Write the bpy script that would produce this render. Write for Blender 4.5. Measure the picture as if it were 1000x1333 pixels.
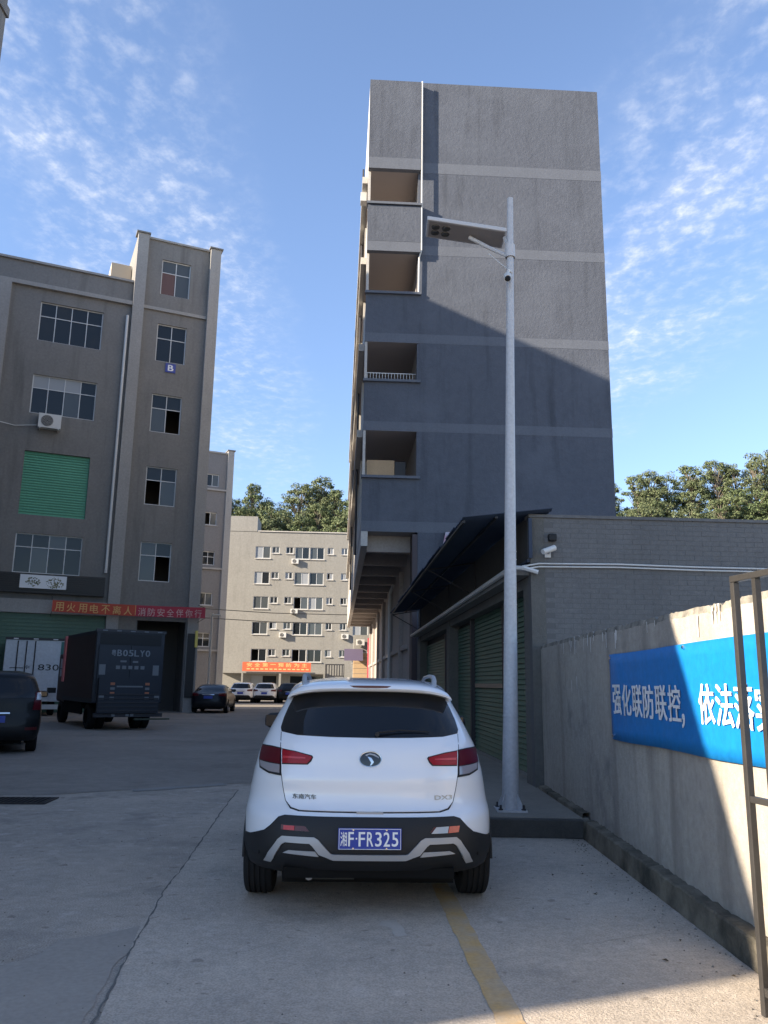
import bpy, bmesh, math, random
import numpy as np
from mathutils import Vector, Matrix
from mathutils.geometry import delaunay_2d_cdt
R = math.radians
random.seed(7)
rng = np.random.default_rng(7)
sc = bpy.context.scene
for o in list(bpy.data.objects): bpy.data.objects.remove(o)
COL = sc.collection

# ------------------------------------------------------------------ camera
cam = bpy.data.cameras.new('camera'); co = bpy.data.objects.new('camera', cam); COL.objects.link(co)
PITCH, ROLL, F = R(11.9), R(0.85), 1060.0
fwd = Vector((0, math.cos(PITCH), math.sin(PITCH))); up0 = Vector((0, -math.sin(PITCH), math.cos(PITCH))); r0 = Vector((1, 0, 0))
rgt = r0 * math.cos(ROLL) + up0 * math.sin(ROLL); upv = up0 * math.cos(ROLL) - r0 * math.sin(ROLL)
co.matrix_world = Matrix(((rgt.x, upv.x, -fwd.x, 0), (rgt.y, upv.y, -fwd.y, 0), (rgt.z, upv.z, -fwd.z, 1.6), (0, 0, 0, 1)))
cam.sensor_fit = 'VERTICAL'; cam.sensor_height = 24.0; cam.lens = 24.0 * F / 1333.0
cam.clip_start = 0.05; cam.clip_end = 3000
sc.camera = co

# ------------------------------------------------------------------ sky, sun, exposure
SUN_EL, SUN_AZ = R(22.0), R(22.0)          # shadow falls towards (cos az, sin az)
sd = Vector((math.cos(SUN_EL) * math.cos(SUN_AZ), math.cos(SUN_EL) * math.sin(SUN_AZ), -math.sin(SUN_EL)))
sun = bpy.data.lights.new('sun', 'SUN'); so = bpy.data.objects.new('sun', sun); COL.objects.link(so)
sun.energy = 5.0; sun.angle = R(0.53); sun.color = (1.0, 0.85, 0.66)
so.rotation_euler = sd.to_track_quat('-Z', 'Y').to_euler()
W = bpy.data.worlds.new('World'); sc.world = W; W.use_nodes = True
nt = W.node_tree; nd = nt.nodes; lk = nt.links; nd.clear()
out = nd.new('ShaderNodeOutputWorld'); bg = nd.new('ShaderNodeBackground'); bg.inputs[1].default_value = 0.125
sky = nd.new('ShaderNodeTexSky'); sky.sky_type = 'NISHITA'; sky.sun_disc = False
sky.sun_elevation = SUN_EL
# Blender: rotation 0 = sun at +Y, clockwise seen from above
sky.sun_rotation = math.atan2(-sd.x, -sd.y)
sky.air_density = 1.0; sky.dust_density = 0.0; sky.ozone_density = 2.5; sky.altitude = 1500
tc = nd.new('ShaderNodeTexCoord'); sx = nd.new('ShaderNodeSeparateXYZ'); lk.new(tc.outputs['Generated'], sx.inputs[0])
def wmath(op, a, b=None, clamp=False):
    n = nd.new('ShaderNodeMath'); n.operation = op; n.use_clamp = clamp
    for i, v in enumerate((a, b)):
        if v is None: continue
        if hasattr(v, 'is_linked'): lk.new(v, n.inputs[i])
        else: n.inputs[i].default_value = v
    return n.outputs[0]
zz = wmath('MAXIMUM', sx.outputs[2], 0.06)
px = wmath('DIVIDE', sx.outputs[0], zz); py = wmath('DIVIDE', sx.outputs[1], zz)
cb = nd.new('ShaderNodeCombineXYZ'); lk.new(px, cb.inputs[0]); lk.new(py, cb.inputs[1])
def wnoise(scale, detail, rough, loc, sc3=(1, 1, 1), rot=0, dist=0):
    m = nd.new('ShaderNodeMapping'); m.inputs['Location'].default_value = loc; m.inputs['Scale'].default_value = sc3
    m.inputs['Rotation'].default_value = (0, 0, rot); lk.new(cb.outputs[0], m.inputs[0])
    n = nd.new('ShaderNodeTexNoise'); n.inputs['Scale'].default_value = scale; n.inputs['Detail'].default_value = detail
    n.inputs['Roughness'].default_value = rough; n.inputs['Distortion'].default_value = dist; lk.new(m.outputs[0], n.inputs['Vector']); return n.outputs[0]
def wramp(v, a, b):
    n = nd.new('ShaderNodeMapRange'); n.interpolation_type = 'SMOOTHSTEP'; n.inputs[1].default_value = a; n.inputs[2].default_value = b
    lk.new(v, n.inputs[0]); return n.outputs[0]
puffs = wramp(wnoise(21.0, 5, 0.6, (3.1, 1.7, 0), (1, 0.8, 1), 0.35, 0.1), 0.40, 0.88)
veil = wramp(wnoise(3.4, 6, 0.65, (7.3, 2.2, 0), (1, 0.7, 1), 0.3), 0.38, 0.78)
# cloud streets: long bands drifting away from the viewer, broken by noise
wob = wnoise(0.9, 3, 0.5, (2.6, 5.35, 0))
ph = wmath('ADD', wmath('MULTIPLY', wmath('ADD', px, 0.60), 2*math.pi/1.30), wmath('MULTIPLY', wmath('SUBTRACT', wob, 0.5), 3.2))
cover = wramp(wmath('COSINE', ph), -0.35, 0.9)
low = wramp(sx.outputs[2], 0.12, 0.45)
cl = wmath('MULTIPLY', wmath('ADD', wmath('MULTIPLY', wmath('MULTIPLY', puffs, wmath('ADD', veil, 0.35)), 0.80), wmath('MULTIPLY', veil, 0.20)), cover, True)
cl = wmath('MULTIPLY', wmath('MULTIPLY', cl, low), 1.22, True)
mx = nd.new('ShaderNodeMix'); mx.data_type = 'RGBA'
hs = nd.new('ShaderNodeHueSaturation'); hs.inputs['Saturation'].default_value = 0.97; hs.inputs['Value'].default_value = 1.0; lk.new(sky.outputs[0], hs.inputs['Color'])
tint = nd.new('ShaderNodeMix'); tint.data_type = 'RGBA'; tint.blend_type = 'MULTIPLY'; tint.inputs[0].default_value = 1.0; tint.inputs[7].default_value = (1.05, 1.0, 1.0, 1); lk.new(hs.outputs[0], tint.inputs[6])
hz = nd.new('ShaderNodeMapRange'); hz.interpolation_type = 'SMOOTHSTEP'; hz.inputs[1].default_value = -0.05; hz.inputs[2].default_value = 0.6; hz.inputs[3].default_value = 0.72; hz.inputs[4].default_value = 1.0; lk.new(sx.outputs[2], hz.inputs[0])
hm_ = nd.new('ShaderNodeVectorMath'); hm_.operation = 'SCALE'; lk.new(tint.outputs[2], hm_.inputs[0]); lk.new(hz.outputs[0], hm_.inputs['Scale'])
lk.new(cl, mx.inputs[0]); lk.new(hm_.outputs[0], mx.inputs[6]); mx.inputs[7].default_value = (3.0, 3.12, 3.4, 1)
lk.new(mx.outputs[2], bg.inputs[0]); lk.new(bg.outputs[0], out.inputs[0])
vs = sc.view_settings; vs.view_transform = 'Standard'; vs.look = 'None'; vs.exposure = 1.52; vs.gamma = 1.0; vs.use_curve_mapping = False
try: sc.cycles.max_bounces = 8; sc.cycles.diffuse_bounces = 4; sc.cycles.use_denoising = True
except Exception: pass

# ------------------------------------------------------------------ materials
MATS = {}
def mat(name, col, rough=0.8, col2=None, nscale=3.0, contrast=0.35, bump=0.0, bscale=40.0, metal=0.0, spec=0.5, coat=0.0, emit=None, estr=0.0, streak=0.0, stain=None, detail=6, vcol=None, trans=0.0, glassy=False, brick=None, speck=0.0, stain2=None, spots=None):
    if name in MATS: return MATS[name]
    m = bpy.data.materials.new(name); m.use_nodes = True; t = m.node_tree; n = t.nodes; l = t.links
    b = n['Principled BSDF']; b.inputs['Roughness'].default_value = rough; b.inputs['Metallic'].default_value = metal
    b.inputs['Specular IOR Level'].default_value = spec; b.inputs['Coat Weight'].default_value = coat; b.inputs['Coat Roughness'].default_value = 0.05
    if trans: b.inputs['Transmission Weight'].default_value = trans
    c = (*col, 1); b.inputs['Base Color'].default_value = c
    tcn = n.new('ShaderNodeTexCoord'); geo = n.new('ShaderNodeNewGeometry')
    def noise(scale, sc3=(1, 1, 1), det=6, ro=0.6):
        mp = n.new('ShaderNodeMapping'); mp.inputs['Scale'].default_value = sc3; l.new(geo.outputs['Position'], mp.inputs[0])
        q = n.new('ShaderNodeTexNoise'); q.inputs['Scale'].default_value = scale; q.inputs['Detail'].default_value = det; q.inputs['Roughness'].default_value = ro
        l.new(mp.outputs[0], q.inputs['Vector']); return q.outputs[0]
    def ramp(v, a, bb):
        q = n.new('ShaderNodeMapRange'); q.inputs[1].default_value = a; q.inputs[2].default_value = bb; l.new(v, q.inputs[0]); return q.outputs[0]
    cur = None
    def mix(fac, a, bb):
        q = n.new('ShaderNodeMix'); q.data_type = 'RGBA'
        l.new(fac, q.inputs[0])
        for i, v in ((6, a), (7, bb)):
            if hasattr(v, 'is_linked'): l.new(v, q.inputs[i])
            else: q.inputs[i].default_value = (*v, 1)
        return q.outputs[2]
    if col2 is not None:
        f = ramp(noise(nscale, det=detail), 0.5 - contrast / 2, 0.5 + contrast / 2)
        cur = mix(f, col, col2)
        f2 = ramp(noise(nscale * 13.7, det=3), 0.25, 0.75)
        q = n.new('ShaderNodeMix'); q.data_type = 'RGBA'; q.blend_type = 'MULTIPLY'; q.inputs[0].default_value = 0.35
        l.new(cur, q.inputs[6])
        g2 = n.new('ShaderNodeCombineColor'); 
        for i in range(3): l.new(f2, g2.inputs[i])
        rr = n.new('ShaderNodeMix'); rr.data_type = 'RGBA'; l.new(f2, rr.inputs[0]); rr.inputs[6].default_value = (0.55, 0.55, 0.55, 1); rr.inputs[7].default_value = (1.2, 1.2, 1.2, 1)
        l.new(rr.outputs[2], q.inputs[7]); cur = q.outputs[2]
    if streak:
        f = ramp(noise(2.2, (1, 1, 0.09), 5), 0.52, 0.75)
        sm = n.new('ShaderNodeMath'); sm.operation = 'MULTIPLY'; sm.inputs[1].default_value = streak; l.new(f, sm.inputs[0])
        cur = mix(sm.outputs[0], cur if cur is not None else col, tuple(x * 0.35 for x in col))
    if stain:
        f = ramp(noise(stain[1], det=5, ro=0.65), stain[2], stain[3])
        cur = mix(f, cur if cur is not None else col, stain[0])
    if stain2:
        f = ramp(noise(stain2[1], det=6, ro=0.7), stain2[2], stain2[3]); cur = mix(f, cur if cur is not None else col, stain2[0])
    if spots:
        f = ramp(noise(spots[0], det=2, ro=0.4), spots[1], spots[1]+0.035); sm = n.new('ShaderNodeMath'); sm.operation = 'MULTIPLY'; sm.inputs[1].default_value = 0.6; l.new(f, sm.inputs[0]); cur = mix(sm.outputs[0], cur, tuple(x*0.4 for x in col))
    if speck:
        f = ramp(noise(85.0, det=2), 0.32, 0.68); q = n.new('ShaderNodeMix'); q.data_type = 'RGBA'; l.new(f, q.inputs[0]); q.inputs[6].default_value = (1-speck,)*3+(1,); q.inputs[7].default_value = (1+speck,)*3+(1,)
        q2 = n.new('ShaderNodeMix'); q2.data_type = 'RGBA'; q2.blend_type = 'MULTIPLY'; q2.inputs[0].default_value = 1.0
        l.new(cur, q2.inputs[6]); l.new(q.outputs[2], q2.inputs[7]); cur = q2.outputs[2]
    bumpsrc = None
    if brick:
        bt = n.new('ShaderNodeTexBrick'); mp = n.new('ShaderNodeMapping'); l.new(tcn.outputs['Object'], mp.inputs[0])
        mp.inputs['Rotation'].default_value = (R(90), 0, 0) if not brick.get('side') else (R(90), 0, R(90))
        l.new(mp.outputs[0], bt.inputs['Vector']); bt.inputs['Scale'].default_value = 1.0
        bt.inputs['Brick Width'].default_value = brick['w']; bt.inputs['Row Height'].default_value = brick['h']; bt.inputs['Mortar Size'].default_value = brick['m']
        bt.inputs['Mortar Smooth'].default_value = 0.3
        cc = cur if cur is not None else col
        bf = ramp(noise(0.9, det=4), 0.3, 0.7)
        sm = n.new('ShaderNodeMath'); sm.operation = 'MULTIPLY'; l.new(bt.outputs['Fac'], sm.inputs[0]); sm.inputs[1].default_value = brick.get('vis', 0.6)
        cur = mix(sm.outputs[0], cc, tuple(x * 0.6 for x in col))
        bumpsrc = bt.outputs['Fac']
    if cur is not None: l.new(cur, b.inputs['Base Color'])
    if bump:
        bn = n.new('ShaderNodeBump'); bn.inputs['Strength'].default_value = bump; bn.inputs['Distance'].default_value = 0.02
        hh = noise(bscale, det=5, ro=0.7)
        l.new(hh, bn.inputs['Height']); l.new(bn.outputs[0], b.inputs['Normal'])
        rv = n.new('ShaderNodeMapRange'); rv.inputs[3].default_value = max(0, rough - 0.08); rv.inputs[4].default_value = min(1, rough + 0.08); l.new(hh, rv.inputs[0]); l.new(rv.outputs[0], b.inputs['Roughness'])
    if emit: b.inputs['Emission Color'].default_value = (*emit, 1); b.inputs['Emission Strength'].default_value = estr
    MATS[name] = m; return m

M = dict(
 ground=mat('yard_concrete_old', (0.54, 0.465, 0.385), 0.9, (0.38, 0.333, 0.284), 0.7, 0.45, 1.0, 45, stain=((0.58, 0.515, 0.45), 5.0, 0.56, 0.72), spec=0.25, speck=0.26, spots=(7.0,0.69), stain2=((0.29, 0.26, 0.225), 1.3, 0.52, 0.70)),
 apron=mat('yard_concrete_smooth', (0.56, 0.485, 0.40), 0.85, (0.41, 0.362, 0.308), 0.9, 0.45, 0.7, 60, stain=((0.60, 0.53, 0.46), 3.3, 0.58, 0.76), spec=0.25, speck=0.20, spots=(8.0,0.70), stain2=((0.31, 0.278, 0.24), 1.1, 0.54, 0.74)),
 road=mat('road_concrete_dark', (0.32, 0.285, 0.245), 0.85, (0.22, 0.198, 0.175), 0.35, 0.5, 0.4, 60, spec=0.25, speck=0.15, stain=((0.17, 0.155, 0.138), 0.5, 0.55, 0.75)),
 far_ground=mat('far_concrete', (0.30, 0.27, 0.23), 0.9, (0.22, 0.20, 0.175), 0.3, 0.6, spec=0.2),
 patch=mat('cement_patch', (0.36, 0.318, 0.27), 0.8, (0.30, 0.266, 0.228), 2.0, 0.6, 0.2, 80, spec=0.3),
 palepatch=mat('pale_cement', (0.33, 0.315, 0.29), 0.85, (0.24, 0.23, 0.215), 2.6, 0.6, 0.4, 60, spec=0.2),
 palesplash=mat('lime_splash', (0.53, 0.475, 0.41), 0.9, (0.43, 0.385, 0.33), 9.0, 0.4),
 joint=mat('joint_dark', (0.13, 0.122, 0.11), 0.95),
 yellow=mat('worn_yellow_paint', (0.52, 0.34, 0.14), 0.8, (0.42, 0.345, 0.25), 3.0, 0.25, 0.3, 70),
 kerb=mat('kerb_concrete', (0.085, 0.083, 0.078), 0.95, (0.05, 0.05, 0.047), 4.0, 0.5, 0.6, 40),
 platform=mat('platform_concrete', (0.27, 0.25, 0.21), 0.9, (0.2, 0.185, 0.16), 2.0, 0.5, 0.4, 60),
 wall=mat('plastered_wall', (0.47, 0.43, 0.375), 0.92, (0.35, 0.325, 0.29), 1.1, 0.5, 0.6, 35, streak=0.7, stain=((0.17, 0.168, 0.16), 1.5, 0.57, 0.80), spec=0.15),
 walltop=mat('wall_top_weathered', (0.40, 0.37, 0.32), 0.95, (0.12, 0.12, 0.11), 6.0, 0.4, 0.6, 30, spec=0.1),
 footing=mat('mossy_footing', (0.26, 0.23, 0.18), 0.95, (0.06, 0.058, 0.048), 2.6, 0.35, 0.9, 18, spec=0.1),
 shopwall=mat('painted_brick', (0.165, 0.165, 0.165), 0.8, (0.13, 0.13, 0.13), 1.2, 0.6, 0.3, 60, streak=0.25),
 mortar=mat('painted_mortar', (0.120, 0.120, 0.120), 0.9),
 shopfront=mat('shopfront_render', (0.16, 0.155, 0.14), 0.85, (0.11, 0.108, 0.1), 1.5, 0.6, 0.3, 50, streak=0.3),
 ledge=mat('concrete_ledge', (0.26, 0.25, 0.23), 0.85, (0.2, 0.195, 0.18), 2.0, 0.6, 0.3, 50),
 green=mat('dark_green_shutter', (0.085, 0.165, 0.115), 0.55, (0.068, 0.135, 0.095), 1.2, 0.6),
 green_light=mat('light_green_shutter', (0.10, 0.36, 0.22), 0.5, (0.08, 0.30, 0.18), 1.0, 0.6),
 navy=mat('navy_sheet', (0.03, 0.05, 0.092), 0.6, (0.02, 0.033, 0.06), 2.0, 0.6),
 steel_dark=mat('dark_steel', (0.04, 0.04, 0.045), 0.55, metal=0.3),
 tower=mat('tower_tile', (0.106, 0.119, 0.148), 0.75, (0.087, 0.098, 0.123), 4.0, 0.5, 0.9, 9, streak=0.55, spec=0.3, speck=0.12, stain=((0.114, 0.128, 0.158), 0.35, 0.5, 0.75)),
 tband=mat('tower_band', (0.130, 0.145, 0.176), 0.75, (0.112, 0.126, 0.155), 1.2, 0.6, 0.3, 30, streak=0.2),
 tside=mat('tower_side_paint', (0.55, 0.53, 0.49), 0.8, (0.45, 0.43, 0.4), 1.2, 0.6),
 tinner=mat('gallery_plaster', (0.40, 0.36, 0.335), 0.85, (0.34, 0.305, 0.285), 0.8, 0.6),
 tceil=mat('gallery_ceiling', (0.33, 0.295, 0.28), 0.9),
 bmain=mat('grey_brown_render', (0.225, 0.218, 0.207), 0.85, (0.188, 0.182, 0.174), 0.7, 0.6, 0.3, 30, streak=0.5),
 bpil=mat('pale_pilaster', (0.35, 0.34, 0.325), 0.85, (0.30, 0.292, 0.28), 0.9, 0.6, 0.2, 30, streak=0.2),
 broof=mat('roof_slab', (0.3, 0.28, 0.25), 0.9),
 stairbox=mat('cream_stair_house', (0.5, 0.42, 0.32), 0.85),
 room=mat('room_dark', (0.09, 0.085, 0.08), 0.95),
 alu=mat('white_aluminium', (0.60, 0.61, 0.61), 0.45, metal=0.0),
 glass=mat('window_glass', (0.018, 0.022, 0.026), 0.04, spec=0.38),
 glass2=mat('window_glass_pale', (0.075, 0.085, 0.09), 0.08, spec=0.45),
 curtain=mat('pale_blind', (0.30, 0.32, 0.34), 0.4),
 pvc=mat('white_pvc', (0.62, 0.62, 0.60), 0.5),
 acw=mat('ac_white', (0.62, 0.61, 0.58), 0.5), acgrille=mat('ac_grille', (0.05, 0.05, 0.05), 0.6),
 beige=mat('beige_render', (0.30, 0.293, 0.268), 0.9, (0.265, 0.257, 0.235), 0.4, 0.6, streak=0.2),
 cgrey=mat('grey_render_far', (0.20, 0.195, 0.195), 0.9, (0.18, 0.175, 0.175), 0.5, 0.6),
 fascia=mat('black_slat_fascia', (0.018, 0.018, 0.02), 0.5),
 signwhite=mat('printed_white_board', (0.75, 0.76, 0.78), 0.4),
 leafprint=mat('printed_green', (0.10, 0.12, 0.05), 0.5, (0.28, 0.26, 0.16), 6.0, 0.4),
 bluesign=mat('blue_plate', (0.04, 0.06, 0.30), 0.4),
 white=mat('white_letter', (0.80, 0.80, 0.80), 0.5),
 red=mat('red_banner', (0.50, 0.045, 0.075), 0.7, (0.42, 0.04, 0.07), 2.0, 0.6),
 orange=mat('orange_letter', (0.72, 0.42, 0.16), 0.7), pinkl=mat('pale_pink_letter', (0.62, 0.40, 0.38), 0.7),
 orangeban=mat('orange_red_banner', (0.62, 0.12, 0.05), 0.7), yellowl=mat('yellow_letter', (0.7, 0.5, 0.2), 0.7),
 bluebanner=mat('blue_banner', (0.004, 0.20, 0.56), 0.5, (0.004, 0.185, 0.53), 1.0, 0.6, 0.35, 3.0),
 pole=mat('painted_pole', (0.52, 0.525, 0.54), 0.45, (0.47, 0.475, 0.49), 2.0, 0.6),
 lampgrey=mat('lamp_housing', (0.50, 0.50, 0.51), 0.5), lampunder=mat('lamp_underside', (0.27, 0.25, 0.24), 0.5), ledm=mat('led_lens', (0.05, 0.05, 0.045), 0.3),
 gate=mat('gate_steel', (0.028, 0.027, 0.026), 0.5, (0.05, 0.047, 0.045), 6.0, 0.5, metal=0.2),
 black=mat('black_plastic', (0.012, 0.013, 0.015), 0.55, spec=0.35), rubber=mat('tyre_rubber', (0.014, 0.014, 0.015), 0.85, spec=0.25),
 under=mat('underbody', (0.008, 0.008, 0.008), 0.9, spec=0.1),
 paintw=mat('white_car_paint', (0.72, 0.735, 0.76), 0.35, coat=1.0), paintk=mat('black_car_paint', (0.004, 0.005, 0.006), 0.4, coat=0.15, spec=0.25),
 paintd=mat('dark_blue_car_paint', (0.005, 0.007, 0.012), 0.4, coat=0.2, spec=0.25),
 carglass=mat('tinted_car_glass', (0.010, 0.012, 0.015), 0.03, spec=0.36),
 silver=mat('silver_trim', (0.34, 0.345, 0.355), 0.4, metal=0.2), chrome=mat('chrome', (0.6, 0.6, 0.62), 0.15, metal=1.0),
 lampred=mat('tail_lamp_red', (0.27, 0.005, 0.012), 0.3, coat=0.12, spec=0.2), lampdark=mat('tail_lamp_dark_red', (0.075, 0.004, 0.009), 0.3, coat=0.12, spec=0.2),
 lampclear=mat('tail_lamp_clear', (0.24, 0.22, 0.23), 0.15, coat=1.0), brakelamp=mat('brake_lamp', (0.07, 0.004, 0.006), 0.35, coat=0.1),
 plate=mat('plate_blue', (0.012, 0.04, 0.30), 0.4), rim=mat('wheel_rim', (0.3, 0.3, 0.31), 0.35, metal=0.8), seam=mat('panel_gap', (0.02, 0.02, 0.022), 0.8),
 truckblue=mat('truck_navy', (0.016, 0.022, 0.034), 0.5, (0.011, 0.015, 0.024), 0.8, 0.6), truckside=mat('truck_maroon', (0.03, 0.012, 0.012), 0.5), truckwhite=mat('truck_white', (0.62, 0.64, 0.67), 0.5, (0.55, 0.57, 0.60), 0.7, 0.6),
 sun_edge=mat('sun_edge_red', (0.75, 0.20, 0.20), 0.4), stripe=mat('warning_orange', (0.40, 0.14, 0.07), 0.5), paper=mat('pale_sticker', (0.16, 0.17, 0.18), 0.6), txtdim=mat('faded_letter', (0.20, 0.22, 0.24), 0.6),
 leaf=mat('foliage', (0.145, 0.175, 0.085), 0.7, (0.108, 0.138, 0.068), 0.25, 0.5, spec=0.2), leaf2=mat('foliage_olive', (0.16, 0.185, 0.10), 0.7, (0.125, 0.152, 0.076), 0.25, 0.5, spec=0.2), leaf3=mat('foliage_deep', (0.095, 0.13, 0.058), 0.7, (0.12, 0.15, 0.07), 0.25, 0.5, spec=0.2),
 bark=mat('bark', (0.22, 0.19, 0.15), 0.9, (0.12, 0.1, 0.08), 3.0, 0.5), hill=mat('hill_soil', (0.06, 0.08, 0.035), 0.95, (0.085, 0.09, 0.045), 0.1, 0.5),
 tan=mat('tan_boards', (0.55, 0.40, 0.24), 0.8, (0.48, 0.33, 0.2), 2.0, 0.6), pink=mat('pink_banner', (0.62, 0.10, 0.14), 0.7), purple=mat('purple_awning', (0.10, 0.08, 0.13), 0.7),
 grate=mat('drain_iron', (0.035, 0.03, 0.028), 0.7, metal=0.3), dryleaf=mat('dry_leaf', (0.09, 0.07, 0.045), 0.9), cable=mat('black_cable', (0.02, 0.02, 0.02), 0.7),
 deb=mat('debris_brown', (0.10, 0.08, 0.06), 0.9),
)

# ------------------------------------------------------------------ mesh helpers
class MB:
    def __init__(s): s.v = []; s.f = []; s.m = []
    def add(s, vs, fs, mi=0):
        b = len(s.v); s.v += [tuple(v) for v in vs]; s.f += [tuple(b + i for i in f) for f in fs]; s.m += [mi] * len(fs); return s
    def box(s, x0, x1, y0, y1, z0, z1, mi=0):
        if x0 > x1: x0, x1 = x1, x0
        if y0 > y1: y0, y1 = y1, y0
        if z0 > z1: z0, z1 = z1, z0
        return s.add([(x0,y0,z0),(x1,y0,z0),(x1,y1,z0),(x0,y1,z0),(x0,y0,z1),(x1,y0,z1),(x1,y1,z1),(x0,y1,z1)],
                     [(0,3,2,1),(4,5,6,7),(0,1,5,4),(1,2,6,5),(2,3,7,6),(3,0,4,7)], mi)
    def prism(s, poly, z0, z1, mi=0):          # poly in xy, extruded along z
        n = len(poly); a = sum(poly[i][0]*poly[(i+1)%n][1]-poly[(i+1)%n][0]*poly[i][1] for i in range(n))
        if a < 0: poly = poly[::-1]
        return s.add([(x,y,z0) for x,y in poly]+[(x,y,z1) for x,y in poly], [tuple(range(n))[::-1], tuple(range(n,2*n))]+[(i,(i+1)%n,n+(i+1)%n,n+i) for i in range(n)], mi)
    def prism_x(s, poly, x0, x1, mi=0):        # poly in yz, extruded along x
        n = len(poly); a = sum(poly[i][0]*poly[(i+1)%n][1]-poly[(i+1)%n][0]*poly[i][1] for i in range(n))
        if a < 0: poly = poly[::-1]
        return s.add([(x0,y,z) for y,z in poly]+[(x1,y,z) for y,z in poly], [tuple(range(n))[::-1], tuple(range(n,2*n))]+[(i,(i+1)%n,n+(i+1)%n,n+i) for i in range(n)], mi)
    def prism_y(s, poly, y0, y1, mi=0):        # poly in xz, extruded along y
        n = len(poly); a = sum(poly[i][0]*poly[(i+1)%n][1]-poly[(i+1)%n][0]*poly[i][1] for i in range(n))
        if a > 0: poly = poly[::-1]
        return s.add([(x,y0,z) for x,z in poly]+[(x,y1,z) for x,z in poly], [tuple(range(n))[::-1], tuple(range(n,2*n))]+[(i,(i+1)%n,n+(i+1)%n,n+i) for i in range(n)], mi)
    def tube(s, pts, r, n=8, mi=0, caps=True):
        pts = [Vector(p) for p in pts]; rr = r if isinstance(r, (list, tuple)) else [r]*len(pts); b = len(s.v); ref = None
        for i, p in enumerate(pts):
            d = (pts[min(i+1,len(pts)-1)] - pts[max(i-1,0)]).normalized()
            if ref is None: ref = d.orthogonal().normalized()
            ref = (ref - d*ref.dot(d)).normalized(); bi = d.cross(ref)
            for k in range(n):
                a = 2*math.pi*k/n; s.v.append(tuple(p + (ref*math.cos(a)+bi*math.sin(a))*rr[i]))
        for i in range(len(pts)-1):
            for k in range(n):
                s.f.append((b+i*n+k, b+i*n+(k+1)%n, b+(i+1)*n+(k+1)%n, b+(i+1)*n+k)); s.m.append(mi)
        if caps:
            s.f.append(tuple(b+k for k in range(n))[::-1]); s.m.append(mi)
            e = b+(len(pts)-1)*n; s.f.append(tuple(e+k for k in range(n))); s.m.append(mi)
        return s
    def lathe(s, prof, axis='x', c=(0,0,0), n=28, mi=0):   # prof: list of (along, radius)
        b = len(s.v)
        for a, r in prof:
            for k in range(n):
                t = 2*math.pi*k/n; q = (a, r*math.cos(t), r*math.sin(t))
                if axis == 'z': q = (q[1], q[2], q[0])
                if axis == 'y': q = (q[1], q[0], q[2])
                s.v.append((c[0]+q[0], c[1]+q[1], c[2]+q[2]))
        for i in range(len(prof)-1):
            for k in range(n):
                s.f.append((b+i*n+k, b+i*n+(k+1)%n, b+(i+1)*n+(k+1)%n, b+(i+1)*n+k)); s.m.append(mi)
        return s
    def mesh(s, name, mats, smooth=False, sharp=40):
        me = bpy.data.meshes.new(name); me.from_pydata(s.v, [], s.f)
        for m in (mats if isinstance(mats, (list, tuple)) else [mats]): me.materials.append(m)
        if any(s.m): me.polygons.foreach_set('material_index', s.m)
        me.update()
        if smooth:
            me.polygons.foreach_set('use_smooth', [True]*len(me.polygons))
            try: me.set_sharp_from_angle(angle=R(sharp))
            except Exception: pass
        return me
    def build(s, name, mats, parent=None, smooth=False, sharp=40, bevel=0.0):
        o = link(name, s.mesh(name, mats, smooth, sharp), parent)
        if bevel: bev(o, bevel)
        return o
def link(name, data, parent=None):
    o = bpy.data.objects.new(name, data); COL.objects.link(o)
    if parent is not None: o.parent = parent
    return o
def bev(o, w, seg=2):
    bm = bmesh.new(); bm.from_mesh(o.data); bmesh.ops.recalc_face_normals(bm, faces=bm.faces)
    es = [e for e in bm.edges if len(e.link_faces) == 2 and e.calc_face_angle(0) > 0.6]
    bmesh.ops.bevel(bm, geom=es, offset=w, segments=seg, affect='EDGES', profile=0.6); bm.to_mesh(o.data); bm.free(); return o
def tag(o, label, cat=None, group=None, kind=None):
    if label: o['label'] = label
    if cat: o['category'] = cat
    if group: o['group'] = group
    if kind: o['kind'] = kind
    return o
def empty(name, loc=(0,0,0), rz=0.0, label=None, cat=None, group=None):
    o = bpy.data.objects.new(name, None); COL.objects.link(o); o.location = loc; o.rotation_euler = (0,0,rz); o.empty_display_size = 0.3
    return tag(o, label, cat, group)
def struct(o): o['kind'] = 'structure'; return o
def B1(x0,x1,y0,y1,z0,z1): return MB().box(x0,x1,y0,y1,z0,z1)
def part(name, mats, parent, *boxes, bevel=0.0):
    m = MB()
    for b in boxes: m.box(*b)
    return m.build(name, mats, parent, bevel=bevel)
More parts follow.
